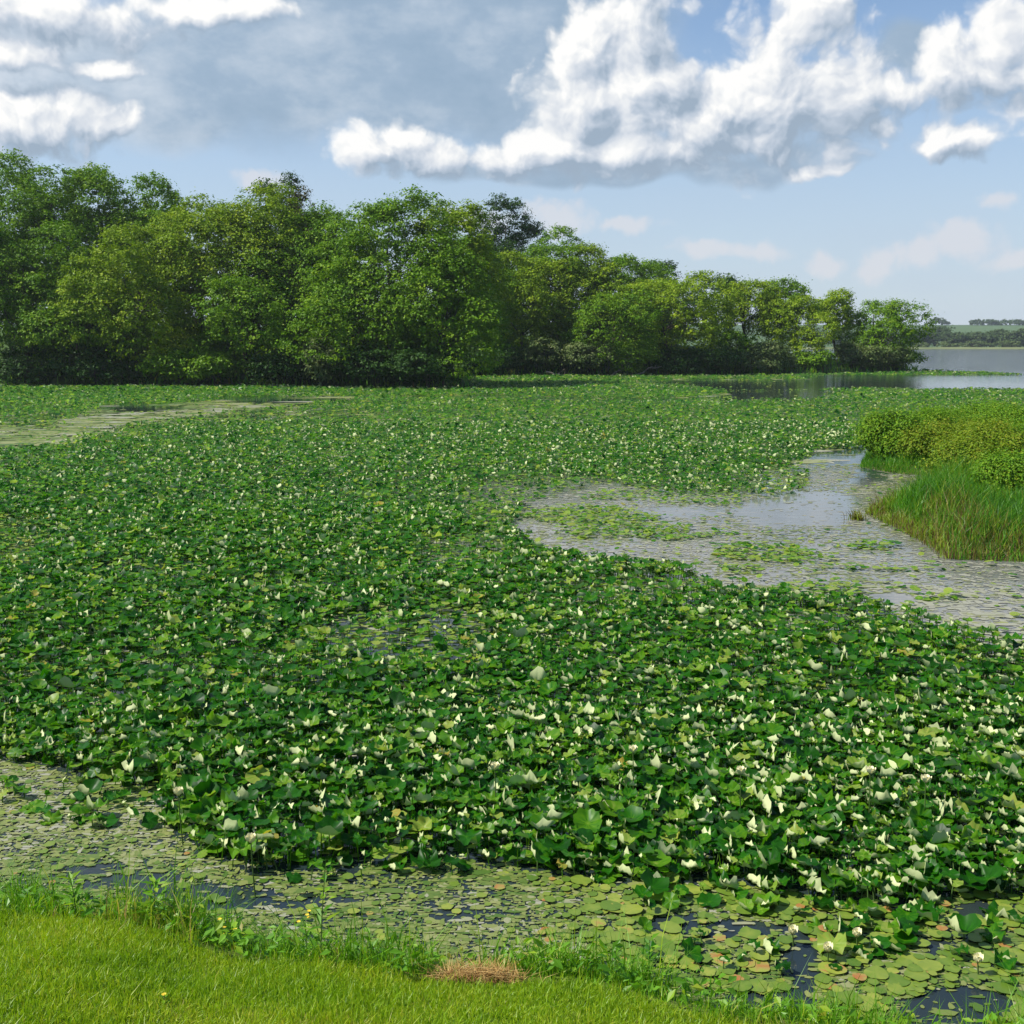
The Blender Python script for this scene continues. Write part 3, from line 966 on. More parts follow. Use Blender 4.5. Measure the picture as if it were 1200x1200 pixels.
def build_pads(rng):
    # the floating pads in front: the largest as things, the rest as one mass
    p = jgrid(6.3, 12.0, 0.072, rng)
    x, y = p[:, 0], p[:, 1]
    lotus, low, film, px, py, nr, op = cover(x, y)
    dens = np.where(px > 640, 0.9, 0.12) * (0.5 + 0.9 * fbm(x * 1.4, y * 1.4, 101))
    ok = nr & (rng.uniform(0, 1, len(x)) < dens) & ~op & (y > shore_y(x) + 0.12)
    edge = nr & op & (rng.uniform(0, 1, len(x)) < 0.05) & (y > shore_y(x) + 0.12)
    ok |= edge
    x, y, px, py = x[ok], y[ok], px[ok], py[ok]
    n = len(x)
    big = np.where(px > 700, 1.0, 0.62)
    rad = np.clip(rng.lognormal(math.log(0.042), 0.45, n), 0.018, 0.085) * big
    z = 0.012 + rng.uniform(0, 1, n) * 0.022
    tint = np.clip(rng.normal(0.5, 0.17, n), 0, 0.86)
    odd = rng.uniform(0, 1, n)
    tint = np.where(odd < 0.035, 0.94, tint); tint = np.where(odd < 0.010, 1.0, tint)
    rad = np.where(tint > 0.9, np.minimum(rad, 0.05), rad)
    vis = (px > 8) & (px < 1192) & (py < 1190)
    idx = np.where(vis)[0][np.argsort(-(rad / y)[vis])][:300]
    solo = np.zeros(n, bool); solo[idx] = True
    for i in idx:
        V = disc_pads(np.zeros(1), np.zeros(1), np.zeros(1), rad[i:i + 1], 16, rng)[0]
        j = np.arange(16)
        f = np.stack([np.zeros(16, int), 1 + j, 1 + (j + 1) % 16], 1)
        me = mesh('floating_pad', V, [f], {'tint': np.clip(tint[i] + rng.normal(0, 0.07, 17) + 0.1 * (np.arange(17) == 0), 0, 1)}, smooth=True)
        brown = tint[i] > 0.9
        tag(obj('floating_pad', me, M['pad'], None, (x[i], y[i], z[i])),
            'faded yellow or brown pad floating flat on the water before the grassy bank' if brown else
            'pale green rounded pad floating flat on the water before the grassy bank', 'lily pad',
            'faded floating pads by the bank' if brown else 'green floating pads by the bank')
    s = ~solo
    V = disc_pads(x[s], y[s], z[s] - 0.006, rad[s], 10, rng)
    m = s.sum(); j = np.arange(10)
    f = np.stack([np.zeros(10, int), 1 + j, 1 + (j + 1) % 10], 1)
    Fa = (f[None] + (np.arange(m) * 11)[:, None, None]).reshape(-1, 3)
    tag(obj('small_pads', mesh('small_pads', V.reshape(-1, 3), [Fa], {'tint': np.clip(np.repeat(tint[s], 11) + rng.normal(0, 0.05, m * 11), 0, 1)}, smooth=True), M['pad']),
        'mass of smaller green pads floating between the larger ones by the bank', 'lily pads', kind='stuff')
    # duckweed and algae film
    Vs = []; Fs = []; Ti = []; nv = 0
    for (y0, y1, cell, r0, r1) in [(6.3, 12, 0.030, 0.006, 0.026), (12, 20, 0.07, 0.018, 0.065), (20, 40, 0.07, 0.012, 0.045), (40, 80, 0.45, 0.15, 0.4), (80, 165, 1.0, 0.3, 0.9)]:
        p = jgrid(y0, y1, cell, rng)
        x, y = p[:, 0], p[:, 1]
        lotus, low, film, px, py, nr, op = cover(x, y)
        ok = rng.uniform(0, 1, len(x)) < film * 0.85
        x, y = x[ok], y[ok]; n = len(x)
        rad = rng.uniform(r0, r1, n)
        rad = rad * rng.lognormal(0, 0.35, n)
        V = disc_pads(x, y, 0.004 + rng.uniform(0, 0.006, n), rad, 7, rng, 0.0)
        sq = rng.uniform(0.45, 2.4, (n, 1)); rag = rng.uniform(0.6, 1.4, (n, 8))
        V[:, :, 0] = x[:, None] + (V[:, :, 0] - x[:, None]) * sq * rag
        V[:, :, 1] = y[:, None] + (V[:, :, 1] - y[:, None]) * (1.7 - 0.5 * sq) * rag
        j = np.arange(7)
        f = np.stack([np.zeros(7, int), 1 + j, 1 + (j + 1) % 7], 1)
        Fs.append((f[None] + (np.arange(n) * 8)[:, None, None]).reshape(-1, 3) + nv)
        Vs.append(V.reshape(-1, 3)); nv += n * 8
        Ti.append(np.repeat(np.clip(rng.normal(0.42, 0.28, n) + 1.2 * (fbm(x * 0.5, y * 0.5, 111) - 0.5) + 0.45 * inpoly(px[ok], py[ok], CHANNEL) + 0.12 * (y > 12), 0, 1), 8))
        print('film', y0, n)
    tag(obj('duckweed', mesh('duckweed', np.concatenate(Vs), [np.concatenate(Fs)], {'tint': np.concatenate(Ti)}), M['film']),
        'pale green film of duckweed and algae on the still water', 'duckweed', kind='stuff')


FLOWERS = [(209, 930, 0), (294, 985, 0), (929, 1092, 1), (1004, 1095, 1), (970, 1112, 1), (1146, 1125, 1), (742, 880, 0), (868, 905, 0),
           (1020, 905, 0), (580, 900, 0), (1085, 915, 0)]


def build_flowers(rng):
    for (px, py, lowf) in FLOWERS:
        hz = 0.12 if lowf else 0.5
        x, y = ground(px, py, hz)
        root = thing('lotus_flower', 'small cream white lotus bud low over the floating pads at right' if lowf else
                     'cream white lotus flower standing among the nearest lotus leaves', 'flower', (x, y, 0),
                     'lotus buds over the floating pads' if lowf else 'lotus flowers among the leaves')
        T = Tubes(); T.add([(0.02, 0.01, -0.1), (0.005, 0, hz * 0.5), (0, 0, hz - 0.02)], [0.006, 0.006, 0.005], 5)
        obj('stalk', T.build('stalk'), M['stalk'], root)
        v = []; f = []; n = 0
        for ringi, (m_, op_, L) in enumerate([(6, 0.42, 0.075), (6, 0.2, 0.075), (4, 0.08, 0.065)]):
            for j in range(m_):
                a = 2 * np.pi * (j + 0.5 * ringi) / m_ + rng.uniform(-0.1, 0.1)
                o_ = op_ * (0.6 if lowf else 1.0) * rng.uniform(0.8, 1.2)
                if lowf: L *= 0.93
                d = np.array([math.cos(a), math.sin(a), 0]); e = np.array([-d[1], d[0], 0])
                pts = []
                for s_, w_ in ((0, 0.009), (0.45, 0.024), (0.8, 0.018), (1.0, 0.002)):
                    out = L * (0.25 * math.sin(min(s_, 0.5) * 3.14) + o_ * s_)
                    up = L * s_ * (1.05 - 0.35 * o_)
                    c = d * out + np.array([0, 0, up + hz - 0.02])
                    pts += [c - e * w_, c + e * w_]
                v += pts
                for s_ in range(3):
                    f.append((n + 2 * s_, n + 2 * s_ + 1, n + 2 * s_ + 3, n + 2 * s_ + 2))
                n += 8
        obj('petals', mesh('petals', np.array(v), [np.array(f)], smooth=True), M['petal'], root)


# ------------------------------------------------------------------ trees
def crown_mesh(rng, W, z0, z1, nclump, per, leaf, nlobe=11, skew=0.0, flat=0.55, clump_r=None):
    """leaf sprays on the outside of overlapping lobes"""
    Hc = z1 - z0
    c0 = np.array([0, 0, (z0 + z1) / 2])
    lobes = []
    for i in range(nlobe):
        for _ in range(40):
            d = rng.normal(0, 1, 3); d /= np.linalg.norm(d)
            s = rng.uniform(0.35, 0.70)
            c = d * s
            if c[2] > -0.8: break
        r = rng.uniform(0.30, 0.46)
        lobes.append((c, r))
    lobes.append((np.array([0, 0, 0.0]), 0.5))
    C = np.array([l[0] for l in lobes]); Rr = np.array([l[1] for l in lobes])
    # sample points near lobe surfaces
    pk = rng.choice(len(lobes), nclump * 3, p=Rr ** 2 / np.sum(Rr ** 2))
    d = rng.normal(0, 1, (nclump * 3, 3)); d /= np.linalg.norm(d, axis=1)[:, None]
    d[:, 2] = np.where(d[:, 2] < -0.75, -d[:, 2], d[:, 2])
    q = C[pk] + d * (Rr[pk] * rng.uniform(0.72, 1.08, nclump * 3))[:, None]
    depth = np.min(np.linalg.norm(q[:, None, :] - C[None], axis=2) / Rr[None], axis=1)
    keep = depth > 0.70
    q, d = q[keep][:nclump], d[keep][:nclump]
    n = len(q)
    q = q / np.percentile(np.abs(q), 98.5, axis=0)
    scale = np.array([W / 2, W / 2, Hc / 2])
    cp = q * scale + c0
    cr = clump_r if clump_r else 0.055 * (W + Hc) / 2
    m = n * per
    off = rng.normal(0, 1, (m, 3)) * np.array([cr, cr, cr * flat]) * np.repeat(rng.lognormal(0, 0.3, n), per)[:, None]
    pc = np.repeat(cp, per, 0) + off
    nd = np.repeat(d, per, 0) * 0.45 + off / cr * 0.35 + rng.normal(0, 0.42, (m, 3)) + np.array([-0.1, 0, 0.8])
    nd /= np.linalg.norm(nd, axis=1)[:, None] + 1e-9
    a = np.cross(nd, rng.normal(0, 1, (m, 3))); a /= np.linalg.norm(a, axis=1)[:, None] + 1e-9
    b = np.cross(nd, a)
    L = leaf * rng.uniform(0.6, 1.35, m)[:, None]; Wd = L * rng.uniform(0.45, 0.75, m)[:, None]
    bow = nd * L * 0.12
    V = np.empty((m, 4, 3))
    V[:, 0] = pc - a * L / 2; V[:, 1] = pc - b * Wd / 2 + bow; V[:, 2] = pc + a * L / 2; V[:, 3] = pc + b * Wd / 2 + bow
    V[:, :, 2] = np.maximum(V[:, :, 2], 0.05)
    ct = np.repeat(np.clip(rng.normal(0.5, 0.16, n), 0, 1), per) + rng.normal(0, 0.16, m)
    me = mesh('crown', V.reshape(-1, 3), [np.arange(m * 4).reshape(-1, 4)], {'tint': np.repeat(np.clip(ct, 0, 1), 4)})
    lob = [c * 0.85 * scale + c0 for c in C]
    return me, lob


def trunk_mesh(rng, H, lob, r0, z0, stems=1):
    T = Tubes()
    for s_ in range(stems):
        b = np.array([0, 0, 0.0]) if stems == 1 else np.array([rng.normal(0, r0 * 2), rng.normal(0, r0 * 2), 0])
        top = np.array([rng.normal(0, 0.05) * H, rng.normal(0, 0.05) * H, H * 0.82])
        if stems > 1: top[:2] += rng.normal(0, 0.16, 2) * H
        pts = bent(b - np.array([0, 0, 0.4]), top, 7, 0.02, rng)
        T.add(pts, np.linspace(r0 * 1.15, r0 * 0.2, 7), 7)
        for L in lob[s_::stems]:
            k = rng.uniform(0.3, 0.7)
            i = int(k * 6)
            st = pts[i]
            if L[2] < st[2] * 0.8: st = pts[max(1, i - 2)]
            T.add(bent(st, L, 4, 0.05, rng), np.linspace(r0 * 0.4, r0 * 0.08, 4), 5)
    return T.build('trunk')


def plant_tree(name, label, cat, loc, H, W, cb, mat, rng, nclump, per, leaf, group, nlobe=11, stems=1, r0=None, parts=('trunk', 'crown'), clump_r=None, flat=0.55):
    root = thing(name, label, cat, loc, group)
    z0 = H * cb
    me, lob = crown_mesh(rng, W, z0, H, nclump, per, leaf, nlobe, clump_r=clump_r, flat=flat)
    obj(parts[0], trunk_mesh(rng, H, lob, r0 or H * 0.017, z0, stems), M['bark'], root)
    obj(parts[1], me, M[mat], root)
    return root


def head_z(x, y):
    d = poly_dist(x, y, HEAD)
    hill = 5.0 * np.clip((d - 6) / 40, 0, 1) + 1.2 * np.clip(d / 5, -0.6, 1)
    return np.where(d < -4, -1.2, hill) + 0.5 * (fbm(x * 0.15, y * 0.15, 5) - 0.5) * np.clip(d / 5, 0, 1)


# pixel x, distance, top pixel y, width px, crown base fraction, material, label
TREES = [
    (22, 116, 262, 120, 0.10, 't_mid', 'dark leafy tree at the left edge of the headland, in the front row'),
    (-60, 120, 230, 150, 0.1, 't_mid', 'tall tree cut by the left edge of the view'),
    (2, 134, 192, 110, 0.2, 't_mid', 'tallest leafy tree top at the far left of the skyline'),
    (62, 131, 200, 120, 0.15, 't_mid', 'broad green tree behind the front row, second crown from the left on the skyline'),
    (122, 136, 203, 110, 0.2, 't_mid', 'rounded green crown third from the left on the skyline'),
    (180, 134, 215, 100, 0.2, 't_mid', 'sloping green crown above the yellow green tree, fourth on the skyline'),
    (152, 114.5, 268, 110, 0.06, 't_light', 'yellow green tree with foliage down to the water in the front row at left'),
    (228, 121, 232, 125, 0.15, 't_light', 'pale yellow green tree in the front row, right of the low yellow green one'),
    (292, 122, 226, 120, 0.18, 't_light', 'light green tree with visible dark trunks, middle of the left wood'),
    (326, 140, 212, 46, 0.3, 't_dark', 'narrow dark tree tip showing above the light green trees'),
    (358, 138, 232, 52, 0.3, 't_brown', 'small brownish thin tree top between the dark tip and the big front tree'),
    (345, 118, 258, 100, 0.16, 't_mid', 'mid green tree just left of the big rounded front tree'),
    (398, 121, 246, 90, 0.2, 't_mid', 'green tree whose crown shows at the left shoulder of the big rounded front tree'),
    (452, 111.5, 234, 165, 0.08, 't_mid', 'biggest rounded tree of the front row, reaching down to the water'),
    (528, 117, 243, 86, 0.15, 't_light', 'lighter tree behind the right shoulder of the biggest front tree'),
    (518, 107.5, 300, 100, 0.04, 't_mid', 'low dense tree at the point of the left wood, foliage hanging to the water'),
    (420, 109.5, 330, 110, 0.04, 't_mid', 'low dense tree under the biggest front tree on its left'),
    (285, 113, 330, 110, 0.05, 't_mid', 'low leafy tree at the foot of the light green trees'),
    (85, 114, 330, 110, 0.05, 't_mid', 'low dark tree left of the yellow green front tree'),
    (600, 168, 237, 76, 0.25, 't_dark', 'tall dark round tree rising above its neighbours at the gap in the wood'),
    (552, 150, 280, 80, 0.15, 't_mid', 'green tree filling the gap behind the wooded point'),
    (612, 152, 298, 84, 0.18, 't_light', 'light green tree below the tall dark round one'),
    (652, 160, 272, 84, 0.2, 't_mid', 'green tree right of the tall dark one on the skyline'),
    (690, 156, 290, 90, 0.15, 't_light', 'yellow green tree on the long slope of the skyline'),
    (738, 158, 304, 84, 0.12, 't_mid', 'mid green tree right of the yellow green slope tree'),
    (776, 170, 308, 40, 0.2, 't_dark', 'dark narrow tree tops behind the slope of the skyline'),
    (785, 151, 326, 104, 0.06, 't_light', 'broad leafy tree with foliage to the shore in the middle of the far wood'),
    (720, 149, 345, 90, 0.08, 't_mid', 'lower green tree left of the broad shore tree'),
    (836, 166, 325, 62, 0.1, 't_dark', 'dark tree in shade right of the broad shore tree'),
    (884, 163, 331, 70, 0.38, 't_light', 'tall airy tree with bare lower trunks beside the dark tree'),
    (918, 166, 330, 58, 0.4, 't_mid', 'tall thin tree right of the airy one'),
    (934, 159, 350, 72, 0.12, 't_light', 'bushy light green tree before the tall thin trees'),
    (981, 168, 342, 50, 0.6, 't_light', 'slim tree with a high small crown and bare trunk, next to last on the point'),
    (1034, 165, 346, 88, 0.05, 't_mid', 'round full tree at the tip of the point'),
]
# shrubs along the headland's shore: px, dist, top py, width px, mat
SHORE_SHRUBS = [(30, 112.5, 405, 90, 't_dark'), (210, 111.5, 410, 70, 't_mid'), (250, 110.5, 418, 60, 't_mid'), (375, 109, 398, 60, 't_shrub'), (500, 104.8, 410, 76, 't_dark'),  # t_dark on shore shrubs paints the shade under the trees into leaf colour
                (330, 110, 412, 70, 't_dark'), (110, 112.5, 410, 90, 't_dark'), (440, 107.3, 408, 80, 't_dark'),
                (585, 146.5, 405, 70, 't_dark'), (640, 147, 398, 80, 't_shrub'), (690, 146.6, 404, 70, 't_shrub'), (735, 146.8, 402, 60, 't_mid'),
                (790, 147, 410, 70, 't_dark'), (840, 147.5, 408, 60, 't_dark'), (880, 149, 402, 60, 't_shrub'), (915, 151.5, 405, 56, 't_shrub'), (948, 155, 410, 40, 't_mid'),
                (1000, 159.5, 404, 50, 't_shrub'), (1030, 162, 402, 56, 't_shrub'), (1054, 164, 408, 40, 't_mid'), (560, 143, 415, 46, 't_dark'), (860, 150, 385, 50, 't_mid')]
SHRUB_LABELS = ['dark shrub at the waterline by the left edge of the view', 'green shrub at the foot of the yellow green front tree', 'low bright green shrub right of the yellow green front tree',
                'pale grey green shrub at the waterline left of the biggest front tree', 'dark shrub at the very point of the left wood', 'shaded shrub between the pale shrub and the low bright one',
                'dark shrub in shade below the low dark tree at left', 'dark shrub under the biggest front tree', 'dark shrub in the shaded gap behind the wooded point',
                'pale yellow green shrub overhanging the water, largest past the gap', 'pale shrub just left of the bare leaning branches', 'green shrub behind the bare leaning branches',
                'dark shrub under the broad shore tree', 'dark shaded shrub right of the broad shore tree', 'pale shrub below the airy tree with bare trunks', 'pale shrub below the tall thin tree',
                'small green shrub left of the bright grass patch', 'pale shrub at the foot of the slim bare trunk', 'pale green shrub at the foot of the round end tree', 'last small shrub at the tip of the point',
                'small dark shrub deepest in the gap beside the wooded point', 'green shrub standing behind the dark shore shrubs']


def build_headland():
    rng = np.random.default_rng(41)
    me = grid_mesh('headland', np.arange(-330, 70, 2.0), np.arange(98, 330, 2.0), head_z)
    tag(obj('headland', me, M['bank_green']), kind='structure')
    for (px, Y, top, w, cb, mat, lab) in TREES:
        x, ztop = at_dist(px, top, Y)
        zb = float(head_z(np.array([x]), np.array([Y]))[0])
        H = ztop - zb
        W = w / FPX * Y * (1.12 if w > 140 else 1.14 if px > 870 else 1.3)
        vol = W * H
        nc = int(np.clip(W * H * 5.6, 800 if 'round full' in lab else 450, 1700))
        per = 24
        if 'slim' in lab: nc = int(nc * 0.8)
        plant_tree('tree', lab, 'tree', (x, Y, zb), H, W, cb * (0.75 if px > 870 else 0.5), mat, rng, nc, per, 0.31, 'trees on the wooded headland', nlobe=17, clump_r=0.33,
                   stems=2 if 'trunks' in lab else 1)
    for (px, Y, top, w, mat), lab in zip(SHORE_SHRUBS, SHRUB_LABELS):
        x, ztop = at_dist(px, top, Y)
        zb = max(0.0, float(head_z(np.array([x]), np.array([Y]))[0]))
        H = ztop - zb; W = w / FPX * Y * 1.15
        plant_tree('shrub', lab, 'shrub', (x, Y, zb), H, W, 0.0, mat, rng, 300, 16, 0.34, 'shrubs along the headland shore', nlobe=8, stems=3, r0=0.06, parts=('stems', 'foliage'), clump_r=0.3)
    for i in range(22):
        px = rng.uniform(-20, 540) if i < 15 else rng.uniform(570, 820)
        base = 111 if px < 555 else 149
        Y = base + rng.uniform(7, 20)
        x = at_dist(px, 430, Y)[0]
        if poly_dist(np.array([x]), np.array([Y]), HEAD)[0] < 3: continue
        zb = float(head_z(np.array([x]), np.array([Y]))[0])
        plant_tree('shrub', 'leafy undergrowth shrub in the shade between the trunks of the headland wood', 'shrub', (x, Y, zb), rng.uniform(3.5, 6.5), rng.uniform(6, 10), 0.0,
                   rng.choice(['t_mid', 't_dark', 't_mid', 't_light']), rng, 330, 15, 0.4, 'undergrowth inside the headland wood', nlobe=8, stems=3, r0=0.06, parts=('stems', 'foliage'), clump_r=0.35)
    # bare fallen branches
    for (p0, p1, Y, lab) in [((716, 441), (737, 420), 144.4, 'pale bare dead branch leaning steeply out of the shore shrubs'),
                             ((738, 441), (775, 429), 144.6, 'pale dead branch lying low to the right of the steep one'),
                             ((640, 436), (668, 441), 143.8, 'long grey fallen branch half in the water under the pale shrubs')]:
        xa, za = at_dist(p0[0], p0[1], Y); xb, zb = at_dist(p1[0], p1[1], Y)
        a = np.array([0, 0, 0.0]); b = np.array([xb - xa, -0.6, zb - za])
        T = Tubes(); pts = bent(a, b, 6, 0.05, rng)
        T.add(pts, np.linspace(0.13, 0.04, 6), 6)
        for k in (2, 3, 4):
            T.add(bent(pts[k], pts[k] + np.array([rng.normal(0.5, 0.6), rng.normal(0, 0.3), rng.uniform(0.2, 0.9)]), 3, 0.05, rng), [0.05, 0.035, 0.015], 5)
        tag(obj('fallen_branch', T.build('fallen_branch'), M['dead_wood'], None, (xa, Y, za)), lab, 'branch', 'bare branches by the shore')
    # grass on the open banks of the headland
    n = 16000
    x = rng.uniform(-60, 62, n); y = rng.uniform(104, 172, n)
    d = poly_dist(x, y, HEAD)
    ok = (d > 0.1) & (d < 9)
    x, y = x[ok], y[ok]; n = len(x)
    v, q, tr, ti = blades(x, y, head_z(x, y) - 0.05, rng.uniform(0.4, 1.3, n), rng.uniform(0.12, 0.3, n), rng.uniform(0.1, 0.7, n), np.clip(rng.normal(0.5, 0.2, n), 0, 0.9), rng)
    tag(obj('bank_grass', mesh('bank_grass', v, [q, tr], {'tint': ti}), M['reed']), 'rough green grass along the foot of the wooded headland', 'grass', kind='stuff')


# ------------------------------------------------------------------ the islet
ISLET_SHRUBS = [(1056, 39.5, 490, 72, 'rounded yellow green shrub at the left tip of the marshy islet'),
                (1092, 41, 487, 76, 'yellow green shrub second from the left on the marshy islet'),
                (1128, 44, 482, 84, 'shrub at the back of the islet behind the second one'),
                (1172, 47, 478, 80, 'farthest shrub at the back of the islet'),
                (1120, 38, 500, 76, 'low shrub in the middle of the islet before the back ones'),
                (1165, 40, 496, 80, 'bushy shrub in the islet middle, right of the low one'),
                (1212, 43, 484, 90, 'shrub at the right edge of the view behind the islet middle'),
                (1150, 32.5, 520, 70, 'bright shrub in front of the islet middle above the reeds'),
                (1192, 33, 512, 84, 'large bright shrub at right above the reeds'),
                (1215, 29, 545, 80, 'nearest shrub of the islet, cut by the right edge'),
                (1250, 36, 500, 100, 'shrub of the islet hidden mostly beyond the right edge')]


def islet_z(x, y):
    d = poly_dist(x, y, ISLET_W)
    return np.where(d < -1.5, -0.6, 0.30 * np.clip(d / 1.2, -1.2, 1) + 0.25 * np.clip((d - 1.2) / 5, 0, 1))


def build_islet():
    rng = np.random.default_rng(57)
    xs = [p[0] for p in ISLET_W]; ys = [p[1] for p in ISLET_W]
    me = grid_mesh('islet_ground', np.arange(min(xs) - 3, max(xs) + 3, 0.4), np.arange(min(ys) - 3, max(ys) + 3, 0.4), islet_z)
    tag(obj('islet_ground', me, M['mud']), kind='structure')
    for (px, Y, top, w, lab) in ISLET_SHRUBS:
        x, ztop = at_dist(px, top, Y)
        zb = max(0.02, float(islet_z(np.array([x]), np.array([Y]))[0]))
        H = max(0.8, ztop - zb) * rng.uniform(0.8, 1.1); W = w / FPX * Y * (1.0 if px < 1100 else 1.25)
        Y += 0.8
        plant_tree('shrub', lab, 'shrub', (x, Y, zb), H, W, 0.0, ('t_willow', 't_willow2', 't_willow')[int(px) % 3], rng, 700, 34, 0.085, 'willow shrubs on the islet', nlobe=13, stems=5, r0=0.02, parts=('stems', 'foliage'), clump_r=0.13, flat=1.2)
    # reeds and sedge
    n = 80000
    x = rng.uniform(min(xs) - 0.5, 18, n); y = rng.uniform(min(ys) - 0.3, 46, n)
    d = poly_dist(x, y, ISLET_W)
    ok = (d > -0.12) & (d < 5.5)
    px, py = project(x, y)
    dens = np.where((py > 562) | (d < 1.3), 1.0, 0.3)
    ok &= rng.uniform(0, 1, n) < dens
    x, y, d, px, py = x[ok], y[ok], d[ok], px[ok], py[ok]; n = len(x)
    back = py < 566
    h = np.where(back, rng.uniform(0.3, 0.6, n), rng.uniform(0.35, 0.95, n)) * np.clip(0.55 + d * 0.5, 0.45, 1.1) * (0.25 + 1.5 * fbm(x * 1.3, y * 1.3, 205)) * np.where((d > 1.8) & (px > 1130), 0.6, 1.0)
    dry = (py > 612) & (px > 1080) & (d < 1.6) & (rng.uniform(0, 1, n) < 0.55)
    mid = (py > 590) & (px < 1110)
    tint = np.clip(rng.normal(0.36, 0.2, n) + 0.9 * (fbm(x * 0.9, y * 0.9, 5) - 0.5), 0, 0.85)
    tint = np.where(dry, np.clip(rng.normal(0.86, 0.16, n), 0.4, 1), tint)
    tint = np.where(mid & (d < 0.35), np.clip(rng.normal(0.8, 0.2, n), 0.3, 1), tint)
    v, q, tr, ti = blades(x, y, islet_z(x, y) - 0.03, h, rng.uniform(0.012, 0.028, n), rng.uniform(0.1, 0.75, n), tint, rng)
    tag(obj('reeds', mesh('reeds', v, [q, tr], {'tint': ti}), M['reed']), 'green reeds and brown dry sedge around the marshy islet', 'reeds', kind='stuff')
    # the dark tuft off the islet's corner
    n = 160
    cx, cy = ground(1004, 609)
    x = rng.normal(0, 0.09, n); y = rng.normal(0, 0.09, n)
    v, q, tr, ti = blades(x, y, np.full(n, -0.02), rng.uniform(0.15, 0.4, n), rng.uniform(0.015, 0.03, n), rng.uniform(0.2, 0.9, n), np.clip(rng.normal(0.85, 0.1, n), 0, 1), rng)
    tag(obj('sedge_tuft', mesh('sedge_tuft', v, [q, tr], {'tint': ti}), M['reed'], None, (cx, cy, 0)), 'small dark tuft of sedge alone in the water off the islet corner', 'sedge')


# ------------------------------------------------------------------ far shore
def far_z(x, y):
    s = np.clip((y - 655) / 8, 0, 1) * 1.2 - 0.4
    hill = 26 * np.clip((y - 760) / 700, 0, 1) ** 1.1
    roll = 1 + 0.22 * (fbm(x * 0.0016 + 3, y * 0.002, 9) - 0.5)
    return s + hill * roll


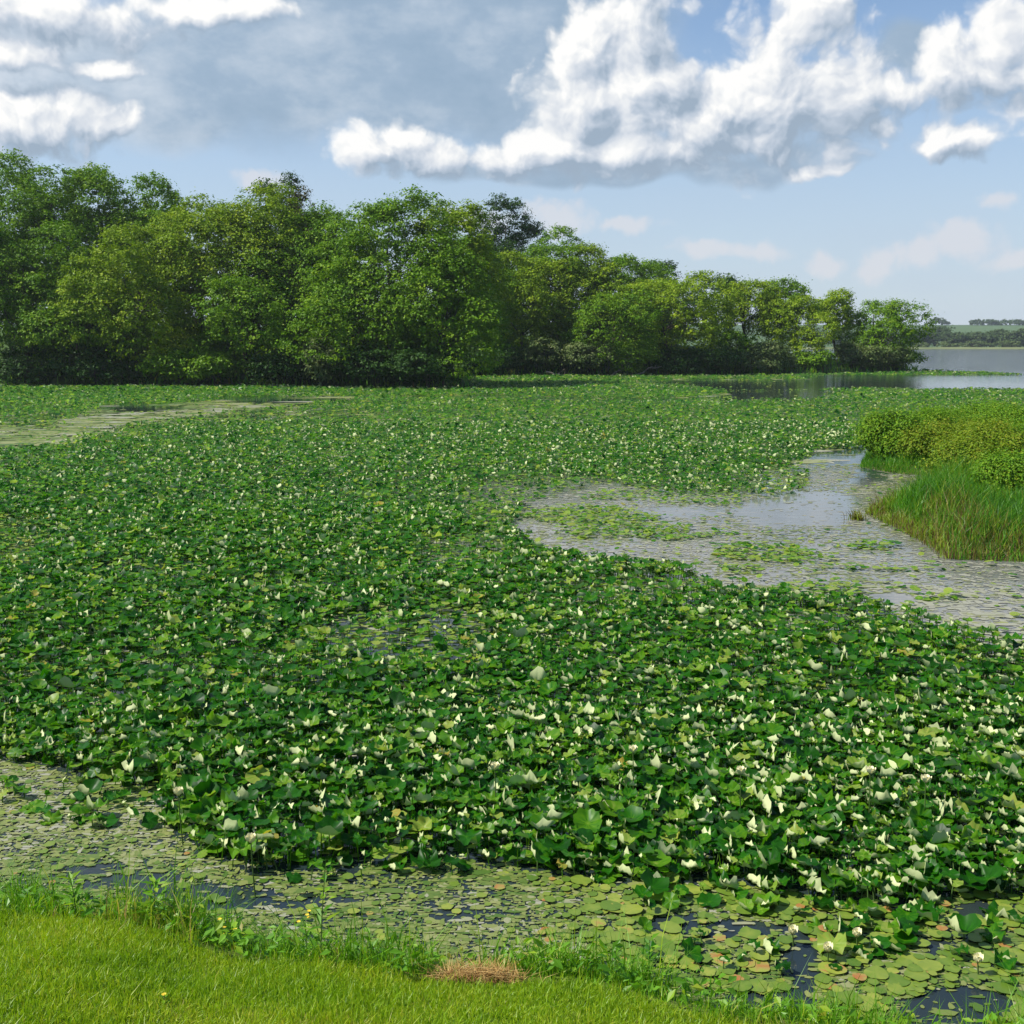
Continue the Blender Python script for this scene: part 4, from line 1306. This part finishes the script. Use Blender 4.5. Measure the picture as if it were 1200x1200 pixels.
def build_far():
    rng = np.random.default_rng(71)
    me = grid_mesh('far_hills', np.arange(-2000, 2001, 40.0), np.concatenate([np.arange(640, 700, 6.0), np.arange(700, 1800, 25.0)]), far_z)
    tag(obj('far_hills', me, M['far_field']), kind='structure')
    me = grid_mesh('far_bank', np.arange(-1200, 1201, 8.0), np.arange(650, 675, 2.0), lambda x, y: far_z(x, y) + 0.05 + 0.3 * (vnoise(x * 0.2, y, 4)))
    tag(obj('far_bank', me, M['far_shore']), kind='structure')
    shore = [(1066, 386, 28), (1084, 385, 30), (1100, 384, 36), (1117, 390, 22), (1131, 391, 28), (1147, 389, 30), (1164, 387, 30), (1180, 389, 30), (1196, 386, 34), (1214, 385, 36), (1234, 387, 30), (1258, 386, 40), (960, 386, 36), (990, 388, 40), (1020, 386, 40), (1044, 388, 30)]
    ords = ['first', 'second', 'third', 'fourth', 'fifth', 'sixth', 'seventh', 'eighth', 'ninth']
    for i, (px, top, w) in enumerate(shore):
        Y = 690 + rng.uniform(-12, 25)
        x, ztop = at_dist(px, top, Y)
        zb = float(far_z(np.array([x]), np.array([Y]))[0])
        if i < 9: lab = '%s hazy tree of the far shore row, counted rightward from the tip of the point' % ords[i]
        elif i < 12: lab = 'hazy tree on the far shore just beyond the right edge of the view'
        else: lab = 'hazy tree on the far shore half hidden behind the wooded point'
        plant_tree('tree', lab, 'tree', (x, Y, zb), ztop - zb, w / FPX * Y * 1.1, 0.05, 't_far', rng, 170, 18, 1.3, 'trees in the far shore row', nlobe=9)
    low = [(1078, 402, 20), (1108, 401, 22), (1140, 400, 24), (1170, 400, 22), (1190, 399, 20), (1156, 401, 16), (1124, 402, 16)]
    for i, (px, top, w) in enumerate(low):
        Y = 672
        x, ztop = at_dist(px, top, Y)
        zb = float(far_z(np.array([x]), np.array([Y]))[0])
        plant_tree('shrub', 'pale low shrub on the far shore before the row of hazy trees', 'shrub', (x, Y, zb), max(2.0, ztop - zb), w / FPX * Y, 0.0, 't_shrub', rng, 60, 12, 0.9, 'low shrubs on the far shore', nlobe=6, stems=2, r0=0.1, parts=('stems', 'foliage'))
    ridge = [(1100, 373, 14, 'single small blue hazed tree on the bare hill crest'), (1108, 377, 8, 'tiny bush right of the single tree on the hill crest'),
             (1146, 375, 14, 'first tree of the clump on the hill crest at right'), (1157, 374, 16, 'second tree of the clump on the hill crest'), (1168, 376, 12, 'third tree of the clump on the hill crest'),
             (1178, 375, 14, 'fourth tree of the clump on the hill crest'), (1190, 375, 16, 'fifth tree of the clump on the hill crest'), (1204, 374, 18, 'last tree of the hill crest clump, at the right edge')]
    for (px, top, w, lab) in ridge:
        Y = 1440
        x, ztop = at_dist(px, top, Y)
        zb = float(far_z(np.array([x]), np.array([Y]))[0])
        plant_tree('tree', lab, 'tree', (x, Y, zb), max(5.0, ztop - zb), w / FPX * Y * 1.1, 0.05, 't_far', rng, 70, 12, 2.2, 'trees on the far hill crest', nlobe=7)


def build_haze():
    x0, x1, y0, y1, z0, z1 = -2400, 2400, -100, 2400, -2.6, 62
    v = [(x0, y0, z0), (x1, y0, z0), (x1, y1, z0), (x0, y1, z0), (x0, y0, z1), (x1, y0, z1), (x1, y1, z1), (x0, y1, z1)]
    f = np.array([[0, 3, 2, 1], [4, 5, 6, 7], [0, 1, 5, 4], [1, 2, 6, 5], [2, 3, 7, 6], [3, 0, 4, 7]])
    m, tt, out = new_mat('haze_air')
    pv = tt.n('ShaderNodeVolumePrincipled')
    pv.inputs['Color'].default_value = (0.80, 0.88, 1.0, 1)
    pv.inputs['Density'].default_value = 0.00013
    pv.inputs['Anisotropy'].default_value = 0.2
    tt.L.new(pv.outputs[0], out.inputs['Volume'])
    tag(obj('haze', mesh('haze', v, [f]), m), 'thin blue summer haze over the lake', 'haze', kind='stuff')


if not SKY_ONLY:
    build_setting()
    build_bank()
    build_headland()
    build_islet()
    build_lotus()
    build_far()
    build_haze()

# ------------------------------------------------------------------ render settings
vs = scene.view_settings
vs.view_transform = 'Standard'; vs.look = 'None'; vs.exposure = 0.5; vs.gamma = 1.0
cy = scene.cycles
cy.max_bounces = 8; cy.diffuse_bounces = 3; cy.glossy_bounces = 3; cy.transmission_bounces = 4; cy.volume_bounces = 1
cy.use_denoising = True
try:
    cy.denoiser = 'OPENIMAGEDENOISE'; cy.denoising_prefilter = 'ACCURATE'; cy.denoising_input_passes = 'RGB_ALBEDO_NORMAL'
except Exception:
    pass
cy.sample_clamp_indirect = 6
cy.use_adaptive_sampling = False
